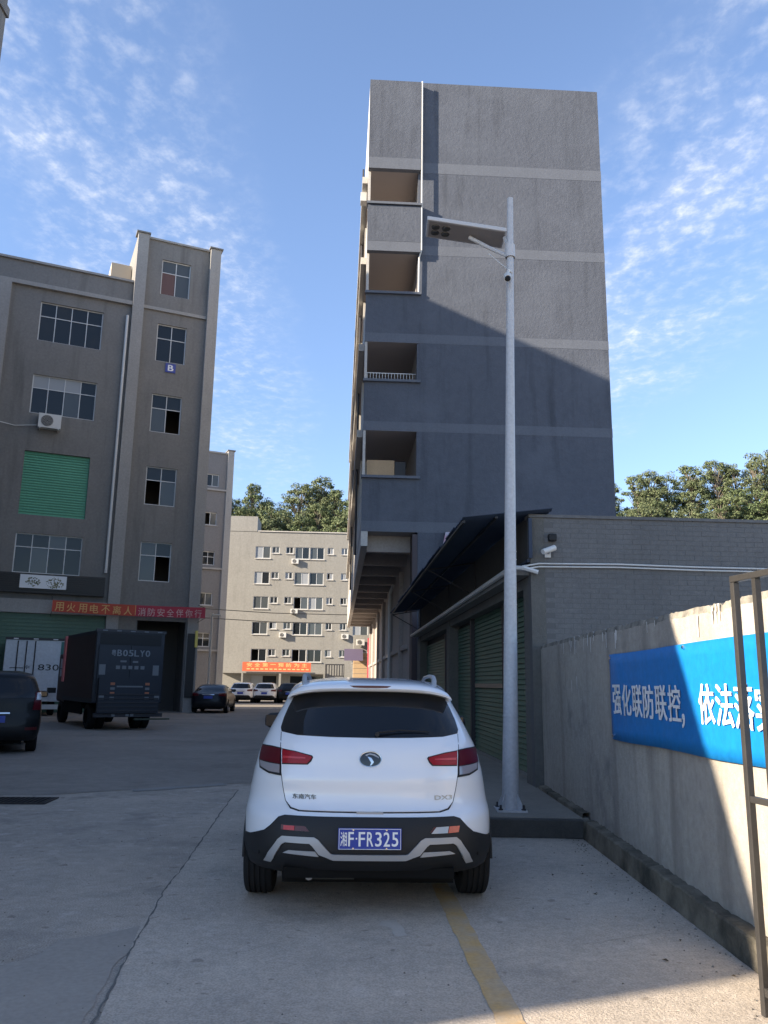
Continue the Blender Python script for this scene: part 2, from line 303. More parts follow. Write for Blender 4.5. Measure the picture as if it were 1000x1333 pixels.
def wall_holes(u0, u1, z0, z1, y0, y1, holes, extra_u=(), extra_z=()):
    us = sorted({u0,u1,*extra_u,*[h[0] for h in holes],*[h[1] for h in holes]}); zs = sorted({z0,z1,*extra_z,*[h[2] for h in holes],*[h[3] for h in holes]})
    us = [u for u in us if u0-1e-6 <= u <= u1+1e-6]; zs = [z for z in zs if z0-1e-6 <= z <= z1+1e-6]
    def solid(i,j):
        if i<0 or j<0 or i>=len(us)-1 or j>=len(zs)-1: return False
        cu=(us[i]+us[i+1])/2; cz=(zs[j]+zs[j+1])/2
        return not any(h[0]<cu<h[1] and h[2]<cz<h[3] for h in holes)
    m = MB()
    for i in range(len(us)-1):
        for j in range(len(zs)-1):
            if not solid(i,j): continue
            a,b,c,d = us[i],us[i+1],zs[j],zs[j+1]
            m.add([(a,y0,c),(b,y0,c),(b,y0,d),(a,y0,d)],[(0,1,2,3)]); m.add([(a,y1,c),(b,y1,c),(b,y1,d),(a,y1,d)],[(3,2,1,0)])
            if not solid(i-1,j): m.add([(a,y0,c),(a,y0,d),(a,y1,d),(a,y1,c)],[(0,1,2,3)])
            if not solid(i+1,j): m.add([(b,y0,c),(b,y0,d),(b,y1,d),(b,y1,c)],[(3,2,1,0)])
            if not solid(i,j-1): m.add([(a,y0,c),(b,y0,c),(b,y1,c),(a,y1,c)],[(3,2,1,0)])
            if not solid(i,j+1): m.add([(a,y0,d),(b,y0,d),(b,y1,d),(a,y1,d)],[(0,1,2,3)])
    return m
_tm = {}
def text_mesh(body, bold=0.0, extrude=0.004):
    k = (body, bold, extrude)
    if k in _tm: return _tm[k]
    cu = bpy.data.curves.new('t', 'FONT'); cu.body = body; cu.size = 1.0; cu.offset = bold; cu.extrude = extrude; cu.resolution_u = 3
    o = bpy.data.objects.new('t', cu); COL.objects.link(o)
    dg = bpy.context.evaluated_depsgraph_get(); me = bpy.data.meshes.new_from_object(o.evaluated_get(dg)); bpy.data.objects.remove(o)
    _tm[k] = me; return me
def lettering(body, mtl, parent, origin, xdir, width, height, bold=0.0, name='lettering', thick=0.004):
    """text whose bounding box starts at origin (lower left), runs along xdir, stands up along z"""
    src = text_mesh(body, 0.0); n = len(src.vertices)
    if n == 0: return None
    a = np.empty(n*3); src.vertices.foreach_get('co', a); a = a.reshape(-1,3); lo = a.min(0); hi = a.max(0)
    sx_ = width/max(hi[0]-lo[0],1e-6); sz_ = height/max(hi[1]-lo[1],1e-6)
    if body == '一': sz_ = sx_; lo[1] -= 0.38
    xd = Vector(xdir).normalized(); zd = Vector((0,0,1)); nd_ = xd.cross(zd); V = []; Fc = []
    polys = [tuple(p.vertices) for p in src.polygons]
    shifts = [(0,0)] if bold <= 0 else [(-bold,-bold*0.5),(bold,-bold*0.5),(bold,bold*0.5),(-bold,bold*0.5)]
    for i,(dx,dz) in enumerate(shifts):
        X = (a[:,0]-lo[0]+dx)*sx_; Z = (a[:,1]-lo[1]+dz)*sz_; N = np.where(a[:,2]>0, thick+i*thick*0.12, -0.001-i*0.0002)
        P = np.array(origin)+X[:,None]*np.array(xd)+Z[:,None]*np.array(zd)+N[:,None]*np.array(nd_)
        V += [tuple(p) for p in P]; Fc += [tuple(k+i*n for k in f) for f in polys]
    me = bpy.data.meshes.new(name); me.from_pydata(V,[],Fc); me.materials.append(mtl); me.update()
    return link(name, me, parent)
def window(parent, u0, u1, z0, z1, y, cols, zsplit, gm, frame=0.05, open_=(), depth=0.06, gmats=None):
    """aluminium window: frame mesh with one pane per light; y = face of the frame"""
    m = MB(); m.box(u0,u0+frame,y,y+depth,z0,z1).box(u1-frame,u1,y,y+depth,z0,z1).box(u0+frame,u1-frame,y,y+depth,z0,z0+frame).box(u0+frame,u1-frame,y,y+depth,z1-frame,z1)
    us = [u0+(u1-u0)*i/cols for i in range(cols+1)]; f2 = frame*0.8
    for i in range(1,cols): m.box(us[i]-f2/2,us[i]+f2/2,y+0.003,y+depth-0.003,z0+frame,z1-frame)
    for zs in zsplit: m.box(u0+frame,u1-frame,y+0.005,y+depth-0.005,zs-f2/2,zs+f2/2)
    w = m.build('window', M['alu'], parent)
    rows = [z0]+list(zsplit)+[z1]
    for j in range(len(rows)-1):
        for i in range(cols):
            if (i,j) in open_: continue
            g = (gmats or {}).get((i,j), gm)
            t = random.uniform(-0.012,0.012)
            q = MB().add([(us[i]+0.01,y+0.03+t,rows[j]+0.01),(us[i+1]-0.01,y+0.03-t,rows[j]+0.01),(us[i+1]-0.01,y+0.03-t*0.5,rows[j+1]-0.01),(us[i]+0.01,y+0.03+t*0.7,rows[j+1]-0.01),
                          (us[i]+0.01,y+0.037+t,rows[j]+0.01),(us[i+1]-0.01,y+0.037-t,rows[j]+0.01),(us[i+1]-0.01,y+0.037-t*0.5,rows[j+1]-0.01),(us[i]+0.01,y+0.037+t*0.7,rows[j+1]-0.01)],
                         [(0,1,2,3),(7,6,5,4),(0,4,5,1),(1,5,6,2),(2,6,7,3),(3,7,4,0)])
            q.build('pane', g, w)
    return w
def jag(poly, step, amp, seed):
    r = random.Random(seed); outp = []
    for i in range(len(poly)):
        a = Vector(poly[i]); b = Vector(poly[(i+1)%len(poly)]); n = max(1,int((b-a).length/step)); d = (b-a).normalized(); nn = Vector((-d.y,d.x))
        for k in range(n): outp.append(tuple(a+(b-a)*k/n+nn*r.uniform(-amp,amp)))
    return outp
def sheet(name, poly, z, mtl):
    bm = bmesh.new(); f = bm.faces.new([bm.verts.new((x,y,z)) for x,y in poly]); bmesh.ops.triangulate(bm, faces=[f]); bmesh.ops.recalc_face_normals(bm, faces=bm.faces)
    if sum(fc.normal.z for fc in bm.faces) < 0: bmesh.ops.reverse_faces(bm, faces=bm.faces)
    me = bpy.data.meshes.new(name); bm.to_mesh(me); bm.free(); me.materials.append(mtl); return link(name, me)

# ================================================================== SETTING: ground
struct(sheet('ground', [(-500,-300),(600,-300),(600,900),(-500,900)], 0.0, M['ground']))
struct(sheet('road', jag([(-40,9.2),(-9,10.9),(-4.6,12.0),(-2.2,13.7),(-1.0,14.1),(1.0,14.3),(1.0,29.5),(-0.9,31),(-1.6,52),(-22,46),(-60,28)], 0.7, 0.06, 3), 0.004, M['road']))
struct(sheet('pavement', jag([(-1.25,-6),(-1.33,4.3),(-1.50,5.3),(-1.62,6.2),(-1.75,8.0),(-2.0,11),(-2.15,13.2),(-1.0,13.7),(1.0,14.0),(1.0,9.45),(1.9,9.45),(2.17,8.9),(2.17,-6)], 0.25, 0.012, 5), 0.004, M['apron']))
struct(sheet('far_yard', jag([(-40,53),(-8,53.5),(-1.6,54.5),(-3.5,100),(-40,104)], 2.0, 0.2, 6), 0.004, M['far_ground']))
# cement repair and the open joint beside it
o = sheet('cement_patch', jag([(-1.56,5.86),(-1.66,5.80),(-1.78,5.62),(-1.98,5.55),(-1.98,5.28),(-2.2,5.0),(-2.62,4.75),(-2.7,4.55),(-2.3,4.5),(-2.0,4.35),(-1.9,4.2),(-1.62,3.9),(-1.36,3.9),(-1.42,4.5),(-1.50,5.2),(-1.49,5.6)], 0.12, 0.025, 8), 0.0035, M['patch']); struct(o)
o = sheet('pale_streak', jag([(-3.6,12.45),(-2.4,13.4),(-2.5,13.62),(-3.7,12.75)], 0.15, 0.03, 19), 0.006, M['palepatch']); struct(o)
o = sheet('pale_splash', jag([(0.02,6.05),(0.12,6.08),(0.19,5.9),(0.20,5.72),(0.13,5.70),(0.09,5.88),(0.0,5.95)],0.05,0.02,44),0.0058,M['palesplash']); struct(o)
jm = MB()
jp = [(-1.30,3.2),(-1.345,4.3),(-1.46,5.15),(-1.53,5.7),(-1.66,6.8),(-1.72,7.7),(-1.83,9.0),(-1.98,10.8),(-2.14,13.0)]
rj = random.Random(4); vs_ = []
for i in range(len(jp)-1):
    for k in range(12):
        t = k/12; x = jp[i][0]*(1-t)+jp[i+1][0]*t; y = jp[i][1]*(1-t)+jp[i+1][1]*t; w = rj.uniform(0.002,0.009)
        x += rj.uniform(-0.008,0.008); vs_ += [(x-w,y,0.0055),(x+w,y,0.0055)]
jm.add(vs_, [(i,i+1,i+3,i+2) for i in range(0,len(vs_)-2,2)])
struct(jm.build('pavement_joint', M['joint']))
# fine cracks wandering over the slabs
cm = MB(); rc = random.Random(12)
for (x,y,dx,dy,n) in [(-0.9,5.3,0.05,0.04,9),(0.9,7.6,0.05,0.05,12),(1.3,5.6,0.06,0.03,10)]:
    vv = []
    for k in range(n):
        w = 0.0018*(1-abs(2*k/n-1)*0.6); vv += [(x,y-w,0.0062),(x,y+w,0.0062)]; x += dx*rc.uniform(0.6,1.4); y += dy+rc.uniform(-0.035,0.035)
    cm.add(vv, [(i,i+2,i+3,i+1) for i in range(0,len(vv)-2,2)])
tag(cm.build('ground_crack', M['joint']), 'hairline cracks wandering across the concrete yard', 'crack', kind='stuff')
# worn yellow line: broken sheet
ym = MB(); ry = random.Random(5); vv = []
for k in range(90):
    y = 3.2+k*0.085; xc = 0.655-(y-4.3)*0.055; e = 0.006
    vv += [(xc-0.07+ry.uniform(-e,e),y,0.0065),(xc+0.07+ry.uniform(-e,e),y,0.0065)]
ym.add(vv, [(i,i+1,i+3,i+2) for i in range(0,len(vv)-2,2)])
struct(ym.build('painted_line', M['yellow']))
tag(bpy.data.objects['painted_line'], 'worn yellow painted line running under the white car')
# raised platform before the shops with a dark kerb face
SH = R(3)
sv = Vector((-math.sin(SH), math.cos(SH))); su = Vector((math.cos(SH), math.sin(SH)))
pm = MB(); pm.prism(jag([(1.0,9.38),(1.62,9.36),(2.28,9.36),(2.45,11.9),(2.42,12.0),(1.5,29.6),(0.2,29.6)], 0.6, 0.01, 2), 0.0, 0.2)
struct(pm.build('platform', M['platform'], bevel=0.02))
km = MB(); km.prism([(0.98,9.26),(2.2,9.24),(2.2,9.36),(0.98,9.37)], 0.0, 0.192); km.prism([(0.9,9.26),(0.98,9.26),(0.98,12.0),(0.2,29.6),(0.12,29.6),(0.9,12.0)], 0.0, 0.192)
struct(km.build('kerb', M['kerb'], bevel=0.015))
# drain grate
g = empty('drain_grate', (-4.85,11.4,0.0), R(4), 'dark iron drain grate let into the yard beside the black SUV', 'drain grate')
fr = MB(); fr.box(-0.48,0.48,-0.3,-0.26,0.002,0.016).box(-0.48,0.48,0.26,0.3,0.002,0.016).box(-0.48,-0.44,-0.26,0.26,0.002,0.016).box(0.44,0.48,-0.26,0.26,0.002,0.016); fr.build('frame', M['grate'], g)
part('drain_pit', M['under'], g, (-0.44,0.44,-0.26,0.26,0.001,0.006))
for k in range(13): part('grate_bar', M['grate'], g, (-0.42+k*0.068,-0.395+k*0.068,-0.258,0.258,0.007,0.015))

# hill
hm = MB(); NX, NY = 40, 22
def hill_z(x, y):
    b = min(1.0, max(0.0, (y-104)/50)); b = b*b*(3-2*b)
    e = 28.2+4*math.sin(x*0.045+1.0)+2.5*math.sin(x*0.11)
    if x > 20: e += 2.5 + min(7,max(0,(x-34)*0.20))
    return b*e
hv = [(-120+i*8, 100+j*9, hill_z(-120+i*8, 100+j*9)-0.3) for j in range(NY) for i in range(NX)]
hm.add(hv, [(j*NX+i,j*NX+i+1,(j+1)*NX+i+1,(j+1)*NX+i) for j in range(NY-1) for i in range(NX-1)])
struct(hm.build('hill', M['hill'], smooth=True))

# ================================================================== BUILDING B (left)
def world(fr, u, y, z):
    c, s = math.cos(fr[2]), math.sin(fr[2]); return (fr[0]+u*c-y*s, fr[1]+u*s+y*c, z)
FB = (-9.9, 43.2, R(24))
b = empty('factory_building', (FB[0],FB[1],0), FB[2], 'grey brown factory block with pale pilasters, small blue letter B and raised stair bay', 'building')
rw = [(22.7,24.8),(18.75,20.93),(14.7,16.85),(10.68,12.77),(6.63,8.7)]
lw = [(18.8,20.95),(14.85,16.93),(9.58,12.85),(6.67,8.65)]
holes = [(-3.03,-1.43,a,c) for a,c in rw] + [(-2.9,-0.45,-1,4.6)]
for ub in (0,-6.6): holes += [(-9.0+ub,-5.88+ub,a,c) for a,c in lw]
wall_holes(-62,-4.46,0,23.0,0.0,0.25,[h for h in holes if h[0]<-5]).build('wall', M['bmain'], b)
wall_holes(-4.46,0.0,0,25.85,0.002,0.25,[h for h in holes if h[0]>-5]).build('wall', M['bmain'], b)
part('wall', M['bmain'], b, (-0.25,0.0,0.25,9.5,0,25.84)); part('wall', M['bmain'], b, (-4.46,-4.2,0.25,5.0,22.0,25.84)); part('wall', M['bmain'], b, (-4.2,-0.25,4.8,5.0,22.0,25.84))
part('wall', M['bmain'], b, (-62,-0.25,9.3,9.5,0,22.6)); part('wall', M['bmain'], b, (-62.2,-62,0,9.5,0,22.9))
part('roof', M['broof'], b, (-62,-0.25,0.25,9.3,21.7,22.0)); part('roof', M['broof'], b, (-4.2,-0.25,0.25,4.8,25.2,25.5))
part('room_wall', M['room'], b, (-62,-0.25,3.2,3.3,0,21.7), (-4.0,-0.3,3.2,3.3,22.0,25.2)); 
for zf in (4.95,8.95,13.0,17.0,21.1): part('floor_slab', M['room'], b, (-62,-0.25,0.25,3.2,zf,zf+0.2))
for (u0,u1,top,zb) in [(-4.45,-3.86,25.97,0),(-0.40,0.18,25.97,0),(-11.05,-10.46,21.63,0),(-17.65,-17.06,21.63,0),(-24.25,-23.66,21.63,0)]:
    part('pilaster', M['bpil'], b, (u0,u1,-0.28,0.0,zb,top))
part('pilaster', M['bpil'], b, (0.003,0.182,0.0,0.5,0,25.97))
part('parapet_cap', M['bpil'], b, (-62,-4.47,-0.12,0.35,23.0,23.12)); part('parapet_cap', M['bpil'], b, (-3.84,-0.42,-0.1,0.35,25.85,25.96)); part('parapet_cap', M['bmain'], b, (-4.55,-3.8,-0.36,0.4,25.975,26.06)); part('parapet_cap', M['bmain'], b, (-0.48,0.28,-0.36,0.6,25.975,26.06))
part('cornice', M['bpil'], b, (-62,-4.47,-0.2,-0.002,21.64,21.86)); part('cornice', M['bpil'], b, (-3.85,-0.41,-0.12,-0.002,21.64,21.82))
part('stair_house', M['stairbox'], b, (-5.6,-4.5,1.6,4.0,22.0,24.8))
for i,(a,c) in enumerate(rw):
    op = {0:[],1:[],2:[(1,0)],3:[(0,0)],4:[(1,0)]}[i]; gmm = {0:{(0,0):M['curtain'],(1,0):M['glass2'],(0,1):M['glass2'],(1,1):M['glass2']},2:{(0,0):M['glass2']},3:{(1,0):M['glass2']},4:{(0,1):M['glass2'],(0,0):M['glass2']}}.get(i,{})
    if i == 0: gmm[(0,0)] = mat('brown_curtain', (0.12,0.06,0.05), 0.5)
    window(b,-3.03,-1.43,a,c,0.10,2,(a+1.36,),M['glass'],open_=op,gmats=gmm)
for ub in (0,-6.6):
    for i,(a,c) in enumerate(lw):
        if i == 2:
            s = part('roller_shutter', M['green_light'], b, (-9.0+ub,-5.88+ub,0.16,0.18,a,c))
            n = 24; me = MB().add([(-9.0+ub,0.11,0),(-5.88+ub,0.11,0),(-5.88+ub,0.16,0),(-9.0+ub,0.16,0),(-9.0+ub,0.13,0.10),(-5.88+ub,0.13,0.10),(-5.88+ub,0.16,0.10),(-9.0+ub,0.16,0.10)],[(0,3,2,1),(4,5,6,7),(0,1,5,4),(1,2,6,5),(2,3,7,6),(3,0,4,7)]).mesh('slat', M['green_light'])
            for k in range(n):
                q = link('slat', me, s); q.location.z = a+0.02+k*(c-a-0.04)/n
            continue
        gmm = {}
        if i == 1: gmm = {(0,1):M['curtain'],(1,1):M['curtain'],(2,1):M['curtain'],(2,0):M['glass2']}
        if i == 3: gmm = {(1,0):M['glass2'],(2,1):M['glass2']}
        window(b,-9.0+ub,-5.88+ub,a,c,0.10,4,(a+1.38,) if i<2 else (a+1.3,),M['glass'],gmats=gmm)
fa = part('fascia_sign', M['fascia'], b, (-16,-4.66,-0.30,-0.05,5.67,6.64))
for k in range(9): part('fascia_slat', M['fascia'], fa, (-16,-4.66,-0.34,-0.30,5.70+k*0.105,5.765+k*0.105))
sb = part('sign_board', M['signwhite'], b, (-8.6,-6.48,-0.42,-0.345,5.9,6.55))
tp = MB(); rt = random.Random(2)
for (cx,cz,w,h) in ((-8.0,6.2,0.32,0.22),(-7.0,6.2,0.42,0.27)):
    for k in range(70):
        a = rt.uniform(0,6.28); q = rt.random()**0.5; x = cx+w*q*math.cos(a); z = cz+h*q*math.sin(a); s_ = rt.uniform(0.02,0.05)
        tp.add([(x-s_,-0.424,z),(x,-0.424,z-s_),(x+s_,-0.424,z),(x,-0.424,z+s_)],[(0,1,2,3)])
tp.build('printed_foliage', M['leafprint'], sb)['kind'] = 'stuff'
part('beam', M['bpil'], b, (-62,-4.47,-0.22,-0.002,4.72,5.38))
sh = part('roller_shutter', M['green'], b, (-10.4,-4.48,-0.03,-0.004,0.0,4.70))
me = MB().box(-10.4,-4.48,-0.06,-0.032,0,0.13).mesh('slat', M['green'])
for k in range(26):
    q = link('slat', me, sh); q.location.z = 0.05+k*0.175
mp_ = MB(); mp_.tube([(-4.66,-0.16,20.98),(-4.66,-0.16,6.9)], 0.075, 10); mp_.build('drainpipe', M['pvc'], b, smooth=True)
bs = part('letter_plate', M['bluesign'], b, (-2.45,-1.90,-0.05,-0.002,18.17,18.68)); lettering('B', M['white'], bs, (-2.31,-0.052,18.26), (1,0,0), 0.28, 0.33, 0.02)
pn = part('sign_panel', M['fascia'], b, (-0.36,0.06,-0.36,-0.285,0.75,4.0))
part('marker_lamp', mat('yellow_lamp',(0.75,0.62,0.15),0.4), b, (0.0,0.13,-0.50,-0.37,3.3,4.15))
part('entrance_wall', M['tan'], b, (-3.8,-2.95,0.26,0.3,3.4,4.55))

# red slogan banner strung before building B
FBan = (FB[0]-math.sin(-FB[2])*-0.9*0, FB[1], FB[2])
rb = empty('slogan_banner', world(FB,0,-0.9,0), FB[2], 'long red slogan banner with orange and pink characters strung before the factory block', 'banner')
bm_ = MB(); N = 40; vv = []
for k in range(N+1):
    u = -7.05+k*7.4/N; sag = -0.05*math.sin(math.pi*k/N); yy = 0.02*math.sin(k*0.9)
    vv += [(u,yy,4.78+sag),(u,yy,5.33+sag),(u,yy+0.012,4.78+sag),(u,yy+0.012,5.33+sag)]
bm_.add(vv,[f for k in range(N) for f in ((4*k,4*k+4,4*k+5,4*k+1),(4*k+2,4*k+3,4*k+7,4*k+6),(4*k+1,4*k+5,4*k+7,4*k+3),(4*k,4*k+2,4*k+6,4*k+4))])
bm_.m = [0 if (i//4) < 21 else 1 for i in range(len(bm_.f))]; bm_.build('banner_cloth', [mat('orange_red_cloth',(0.56,0.085,0.04),0.7,(0.48,0.065,0.04),2.0,0.6),M['red']], rb, smooth=True)
for i,ch in enumerate('用火用电不离人'): lettering(ch, M['orange'], rb, (-6.92+i*0.535,-0.026,4.82-0.05*math.sin(math.pi*(0.13+i*0.535)/7.4)), (1,0,0), 0.39, 0.42, 0.008)
part('divider', M['orange'], rb, (-3.17,-3.14,-0.026,-0.021,4.78,5.27))
for i,ch in enumerate('消防安全伴你行'): lettering(ch, M['pinkl'], rb, (-3.02+i*0.47,-0.026,4.81-0.05*math.sin(math.pi*(4.0+i*0.47)/7.4)), (1,0,0), 0.36, 0.40, 0.008)
rm = MB(); rm.tube([(-7.05,0,5.33),(-7.06,0.88,5.6)],0.012,5).tube([(-7.05,0,4.78),(-7.06,0.88,4.6)],0.012,5).tube([(0.35,0,5.3),(0.1,0.62,5.5)],0.012,5).tube([(0.35,0,4.78),(0.1,0.62,4.6)],0.012,5)
rm.build('tie_rope', M['cable'], rb)

def ac_unit(fr, u, y, z, label, group=None, s=1.0, bracket=True):
    a = empty('air_conditioner', world(fr,u,y,z), fr[2], label, 'air conditioner', group)
    part('casing', M['acw'], a, (-0.42*s,0.42*s,-0.36*s,-0.04*s,0.0,0.58*s), bevel=0.015)
    f = MB(); f.lathe([(-0.375*s,0.0),(-0.375*s,0.22*s),(-0.362*s,0.23*s)],'y',(-0.10*s,0,0.29*s),20); f.build('fan_grille', M['acgrille'], a)
    gr = MB()
    for k in range(5): gr.lathe([(-0.385*s,0.04*s+k*0.042*s),(-0.385*s,0.047*s+k*0.042*s),(-0.377*s,0.047*s+k*0.042*s)],'y',(-0.10*s,0,0.29*s),20)
    gr.build('grille_ring', M['acw'], a)
    part('bracket', M['acw'], a, (-0.36*s,-0.32*s,-0.40*s,0.0,-0.05*s,-0.003), (0.32*s,0.36*s,-0.40*s,0.0,-0.05*s,-0.003))
    return a
ac_unit(FB,-8.0,-0.02,14.02,'white air conditioner below the second row window of the factory block',s=1.28)
lm = MB(); lm.tube([world(FB,-8.6,-0.1,14.2),world(FB,-9.6,-0.05,14.05),world(FB,-10.4,-0.3,14.1),world(FB,-12,-0.05,14.05)],0.025,5)
tag(lm.build('refrigerant_pipe', M['pvc']), 'thin pale pipe running left from the factory air conditioner', 'pipe')

# ================================================================== BUILDING C (behind B)
FC = (-18,78,R(24))
c = empty('stair_block', (FC[0],FC[1],0), FC[2], 'narrow grey block with small windows seen past the factory corner', 'building')
cw = [(20.47,21.7),(16.57,17.84),(12.63,13.95),(8.73,9.92),(4.79,6.1)]
wall_holes(-16,2.44,0,23.9,0,0.25,[(0.38,1.68,a,d) for a,d in cw]).build('wall', M['cgrey'], c)
part('wall', M['cgrey'], c, (2.2,2.44,0.25,5.0,0,23.9)); part('wall', M['cgrey'], c, (-16,2.44,5.0,5.2,0,23.9)); part('roof', M['broof'], c, (-16,2.2,0.25,5.0,23.0,23.2)); part('room_wall', M['room'], c, (-16,2.2,2.0,2.1,0,23))
part('pilaster', M['bpil'], c, (2.44,3.05,-0.2,5.2,0,24.25)); part('parapet_cap', M['bpil'], c, (-16,2.43,-0.1,0.3,23.9,24.05)); part('parapet_cap', M['cgrey'], c, (2.36,3.15,-0.28,5.3,24.255,24.36))
for i,(a,d) in enumerate(cw):
    window(c,0.38,1.68,a,d,0.1,2,(a+0.8,) if i in (2,4) else (),M['glass'],open_=[(0,0)] if i==1 else [],frame=0.06,gmats={(1,0):M['glass2']} if i in (0,1,3) else {})
    if i in (0,2,4): part('sill', M['bpil'], c, (-0.2,2.42,-0.18,-0.002,a-0.42,a-0.25))
    else: part('sill', M['bpil'], c, (0.25,1.8,-0.08,-0.002,a-0.1,a-0.02))

# ================================================================== BUILDING A (far apartments)
FA = (-16.5,97,R(3))
A = empty('apartment_block', (FA[0],FA[1],0), FA[2], 'sunlit beige apartment block with rows of small windows below the wooded hill', 'building')
rows = [16.15,13.08,10.12,7.1,3.95]
cols = [(1.1,2.9,0,1.45,2),(3.1,3.97,0.65,0.8,2),(4.77,5.63,0.65,0.8,2),(5.88,7.58,0,1.45,2),(7.68,9.36,0,1.45,2),(9.77,10.5,0.65,0.8,2),(11.45,12.2,0.65,0.8,2),(13.0,14.8,0,1.45,2),(15.2,16.0,0.65,0.8,2)]
ah = []
for i,z in enumerate(rows):
    for (a,d,dz,h,n) in cols: ah.append((a,d,z+dz,z+dz+h))
ah += [(1.2,4.2,-1,2.3),(5.8,9.6,-1,2.3)]
wall_holes(-14,26,0,19.4,0,0.22,ah).build('wall', M['beige'], A)
part('wall', M['beige'], A, (-14.0,-13.8,0.22,9,0,19.4)); part('wall', M['beige'], A, (25.8,26.0,0.22,9,0,19.4)); part('roof', M['broof'], A, (-13.8,25.8,0.22,9,18.6,18.8)); part('room_wall', M['room'], A, (-13.8,25.8,2.6,2.7,0,18.6)); part('wall', M['beige'], A, (-13.8,25.8,9.0,9.2,0,19.4))
part('parapet_cap', M['tside'], A, (1.3,26,-0.12,0.3,19.4,19.52)); part('stair_tower', M['beige'], A, (-14,1.2,-0.05,4.5,19.402,21.25))
for zf in (3.2,6.3,9.3,12.3,15.3): part('floor_slab', M['room'], A, (-13.8,25.8,0.22,2.6,zf,zf+0.15))
ra = random.Random(9)
for i,z in enumerate(rows):
    for (a,d,dz,h,n) in cols:
        gm = {(k,0):ra.choice([M['glass'],M['glass2'],M['glass'],M['curtain'],M['glass2']]) for k in range(n)}
        window(A,a,d,z+dz,z+dz+h,0.07,n,(),M['glass'],frame=0.07,gmats=gm,open_=[(0,0)] if ra.random()<0.12 and h>1 else [])
        part('sill', M['tside'], A, (a-0.08,d+0.08,-0.10,-0.002,z+dz-0.10,z+dz-0.01))
part('canopy', M['beige'], A, (-2.2,10.0,-1.6,-0.002,2.55,2.72)); part('canopy_post', M['beige'], A, (-2.2,-2.0,-1.6,-1.4,0,2.55), (0.3,0.5,-1.6,-1.4,0,2.55), (4.6,4.85,-1.6,-1.4,0,2.55), (9.7,9.9,-1.6,-1.4,0,2.55))
part('shop_door', M['curtain'], A, (1.2,2.6,0.12,0.16,0,2.3)); part('shop_door', M['glass'], A, (2.7,4.2,0.12,0.16,0,2.3)); part('shop_door', M['glass'], A, (5.8,9.6,0.12,0.16,0,2.3))
ob = empty('slogan_banner', world(FA,0.4,-1.75,0), FA[2], 'orange red banner hung on the canopy of the beige apartment block', 'banner')
part('banner_cloth', M['orangeban'], ob, (0,7.85,-0.03,0,2.78,3.82))
for i,ch in enumerate('安全第一预防为主'): lettering(ch, M['yellowl'], ob, (0.5+i*0.9,-0.034,3.3), (1,0,0), 0.6, 0.42, 0.02)
part('lower_line', M['yellowl'], ob, *[(0.5+i*0.52,0.85+i*0.52,-0.036,-0.031,2.98,3.1) for i in range(14)])
ss = empty('notice_rack', world(FA,9.9,-2.0,0), FA[2], 'small dark slatted rack beside the apartment shops', 'rack')
for k in range(7): part('slat', M['steel_dark'], ss, (0.1+k*0.3,0.22+k*0.3,-0.05,0,2.3,3.7))
part('rail', M['steel_dark'], ss, (0,2.2,-0.06,-0.055,3.6,3.72), (0,2.2,-0.06,-0.055,2.3,2.42)); part('post', M['steel_dark'], ss, (0,0.08,0,0.08,0,3.7), (2.12,2.2,0,0.08,0,3.7))
for (u,z,l) in [(5.9,15.55,'top air conditioner on the apartment facade'),(6.0,9.55,'middle air conditioner on the apartment facade, with a sloping pipe'),(4.75,6.75,'lowest air conditioner on the apartment facade'),(12.1,6.7,'air conditioner on the apartment facade next to the tower edge')]:
    ac_unit(FA,u,-0.02,z,l,'apartment air conditioners',s=1.0)

# ================================================================== TOWER
FT = (-0.85,30,R(3))
T = empty('tower_block', (FT[0],FT[1],0), FT[2], 'tall slate grey tiled block with open gallery bays on its left and pale floor bands', 'building')
bands = [(22.32,22.80),(18.6,19.02),(14.78,15.16),(11.13,11.5),(7.18,7.58)]
TL = 46
m = MB(); m.box(2.13,9.75,0.0,TL,0,26.62); m.build('wall', M['tower'], T)
# gallery: slabs, end walls, side parapets
part('gallery_top', M['tower'], T, (0.0,2.13,0.0,0.2,22.81,26.44)); part('gallery_top', M['tside'], T, (0.0,0.2,0.2,TL,22.81,26.44)); part('roof', M['broof'], T, (0.2,2.13,0.2,TL,25.9,26.1))
part('end_projection', M['tower'], T, (0.0,2.16,-0.235,-0.002,22.81,26.46)); part('end_projection', M['tower'], T, (0.0,2.16,-0.235,-0.002,19.03,20.62))
part('floor_band', M['tband'], T, (0.0,2.16,-0.24,-0.002,22.30,22.805)); part('floor_band', M['tband'], T, (0.0,2.16,-0.23,-0.002,18.6,19.025))
ops = [(22.30,20.66),(18.58,16.82),(14.76,13.11),(11.12,9.24)]
lows = [19.02,15.16,11.5,7.58]
for i,((ct,sl),fl) in enumerate(zip(ops,lows)):
    slab0,slab1 = bands[i]
    part('floor_slab', M['tceil'], T, (0.0,2.13,0.0,TL,slab0,slab1))
    y0 = 0.0
    part('end_wall', M['tower'], T, (0.0,2.13,y0,0.15,fl,sl)); part('end_jamb', M['tower'], T, (2.06,2.13,0.0,0.2,sl,ct)); part('end_jamb', M['tside'], T, (0.0,0.10,0.0,0.3,sl,ct))
    part('sill', M['tband'], T, (-0.04,2.2,-0.30 if i==0 else -0.12,0.16,sl,sl+0.10))
    part('side_parapet', M['tside'], T, (0.0,0.14,0.15,TL,fl,fl+1.15)); part('inner_wall', M['tinner'], T, (2.10,2.128,0.2,TL,fl,ct))
    for k in range(10): part('gallery_column', M['tside'], T, (0.003,0.34,4.5*(k+1)-0.2,4.5*(k+1)+0.2,fl+1.15,ct))
    for k in range(5): part('gallery_door', M['fascia'], T, (2.07,2.098,3.0+k*8,3.9+k*8,fl,fl+2.1))
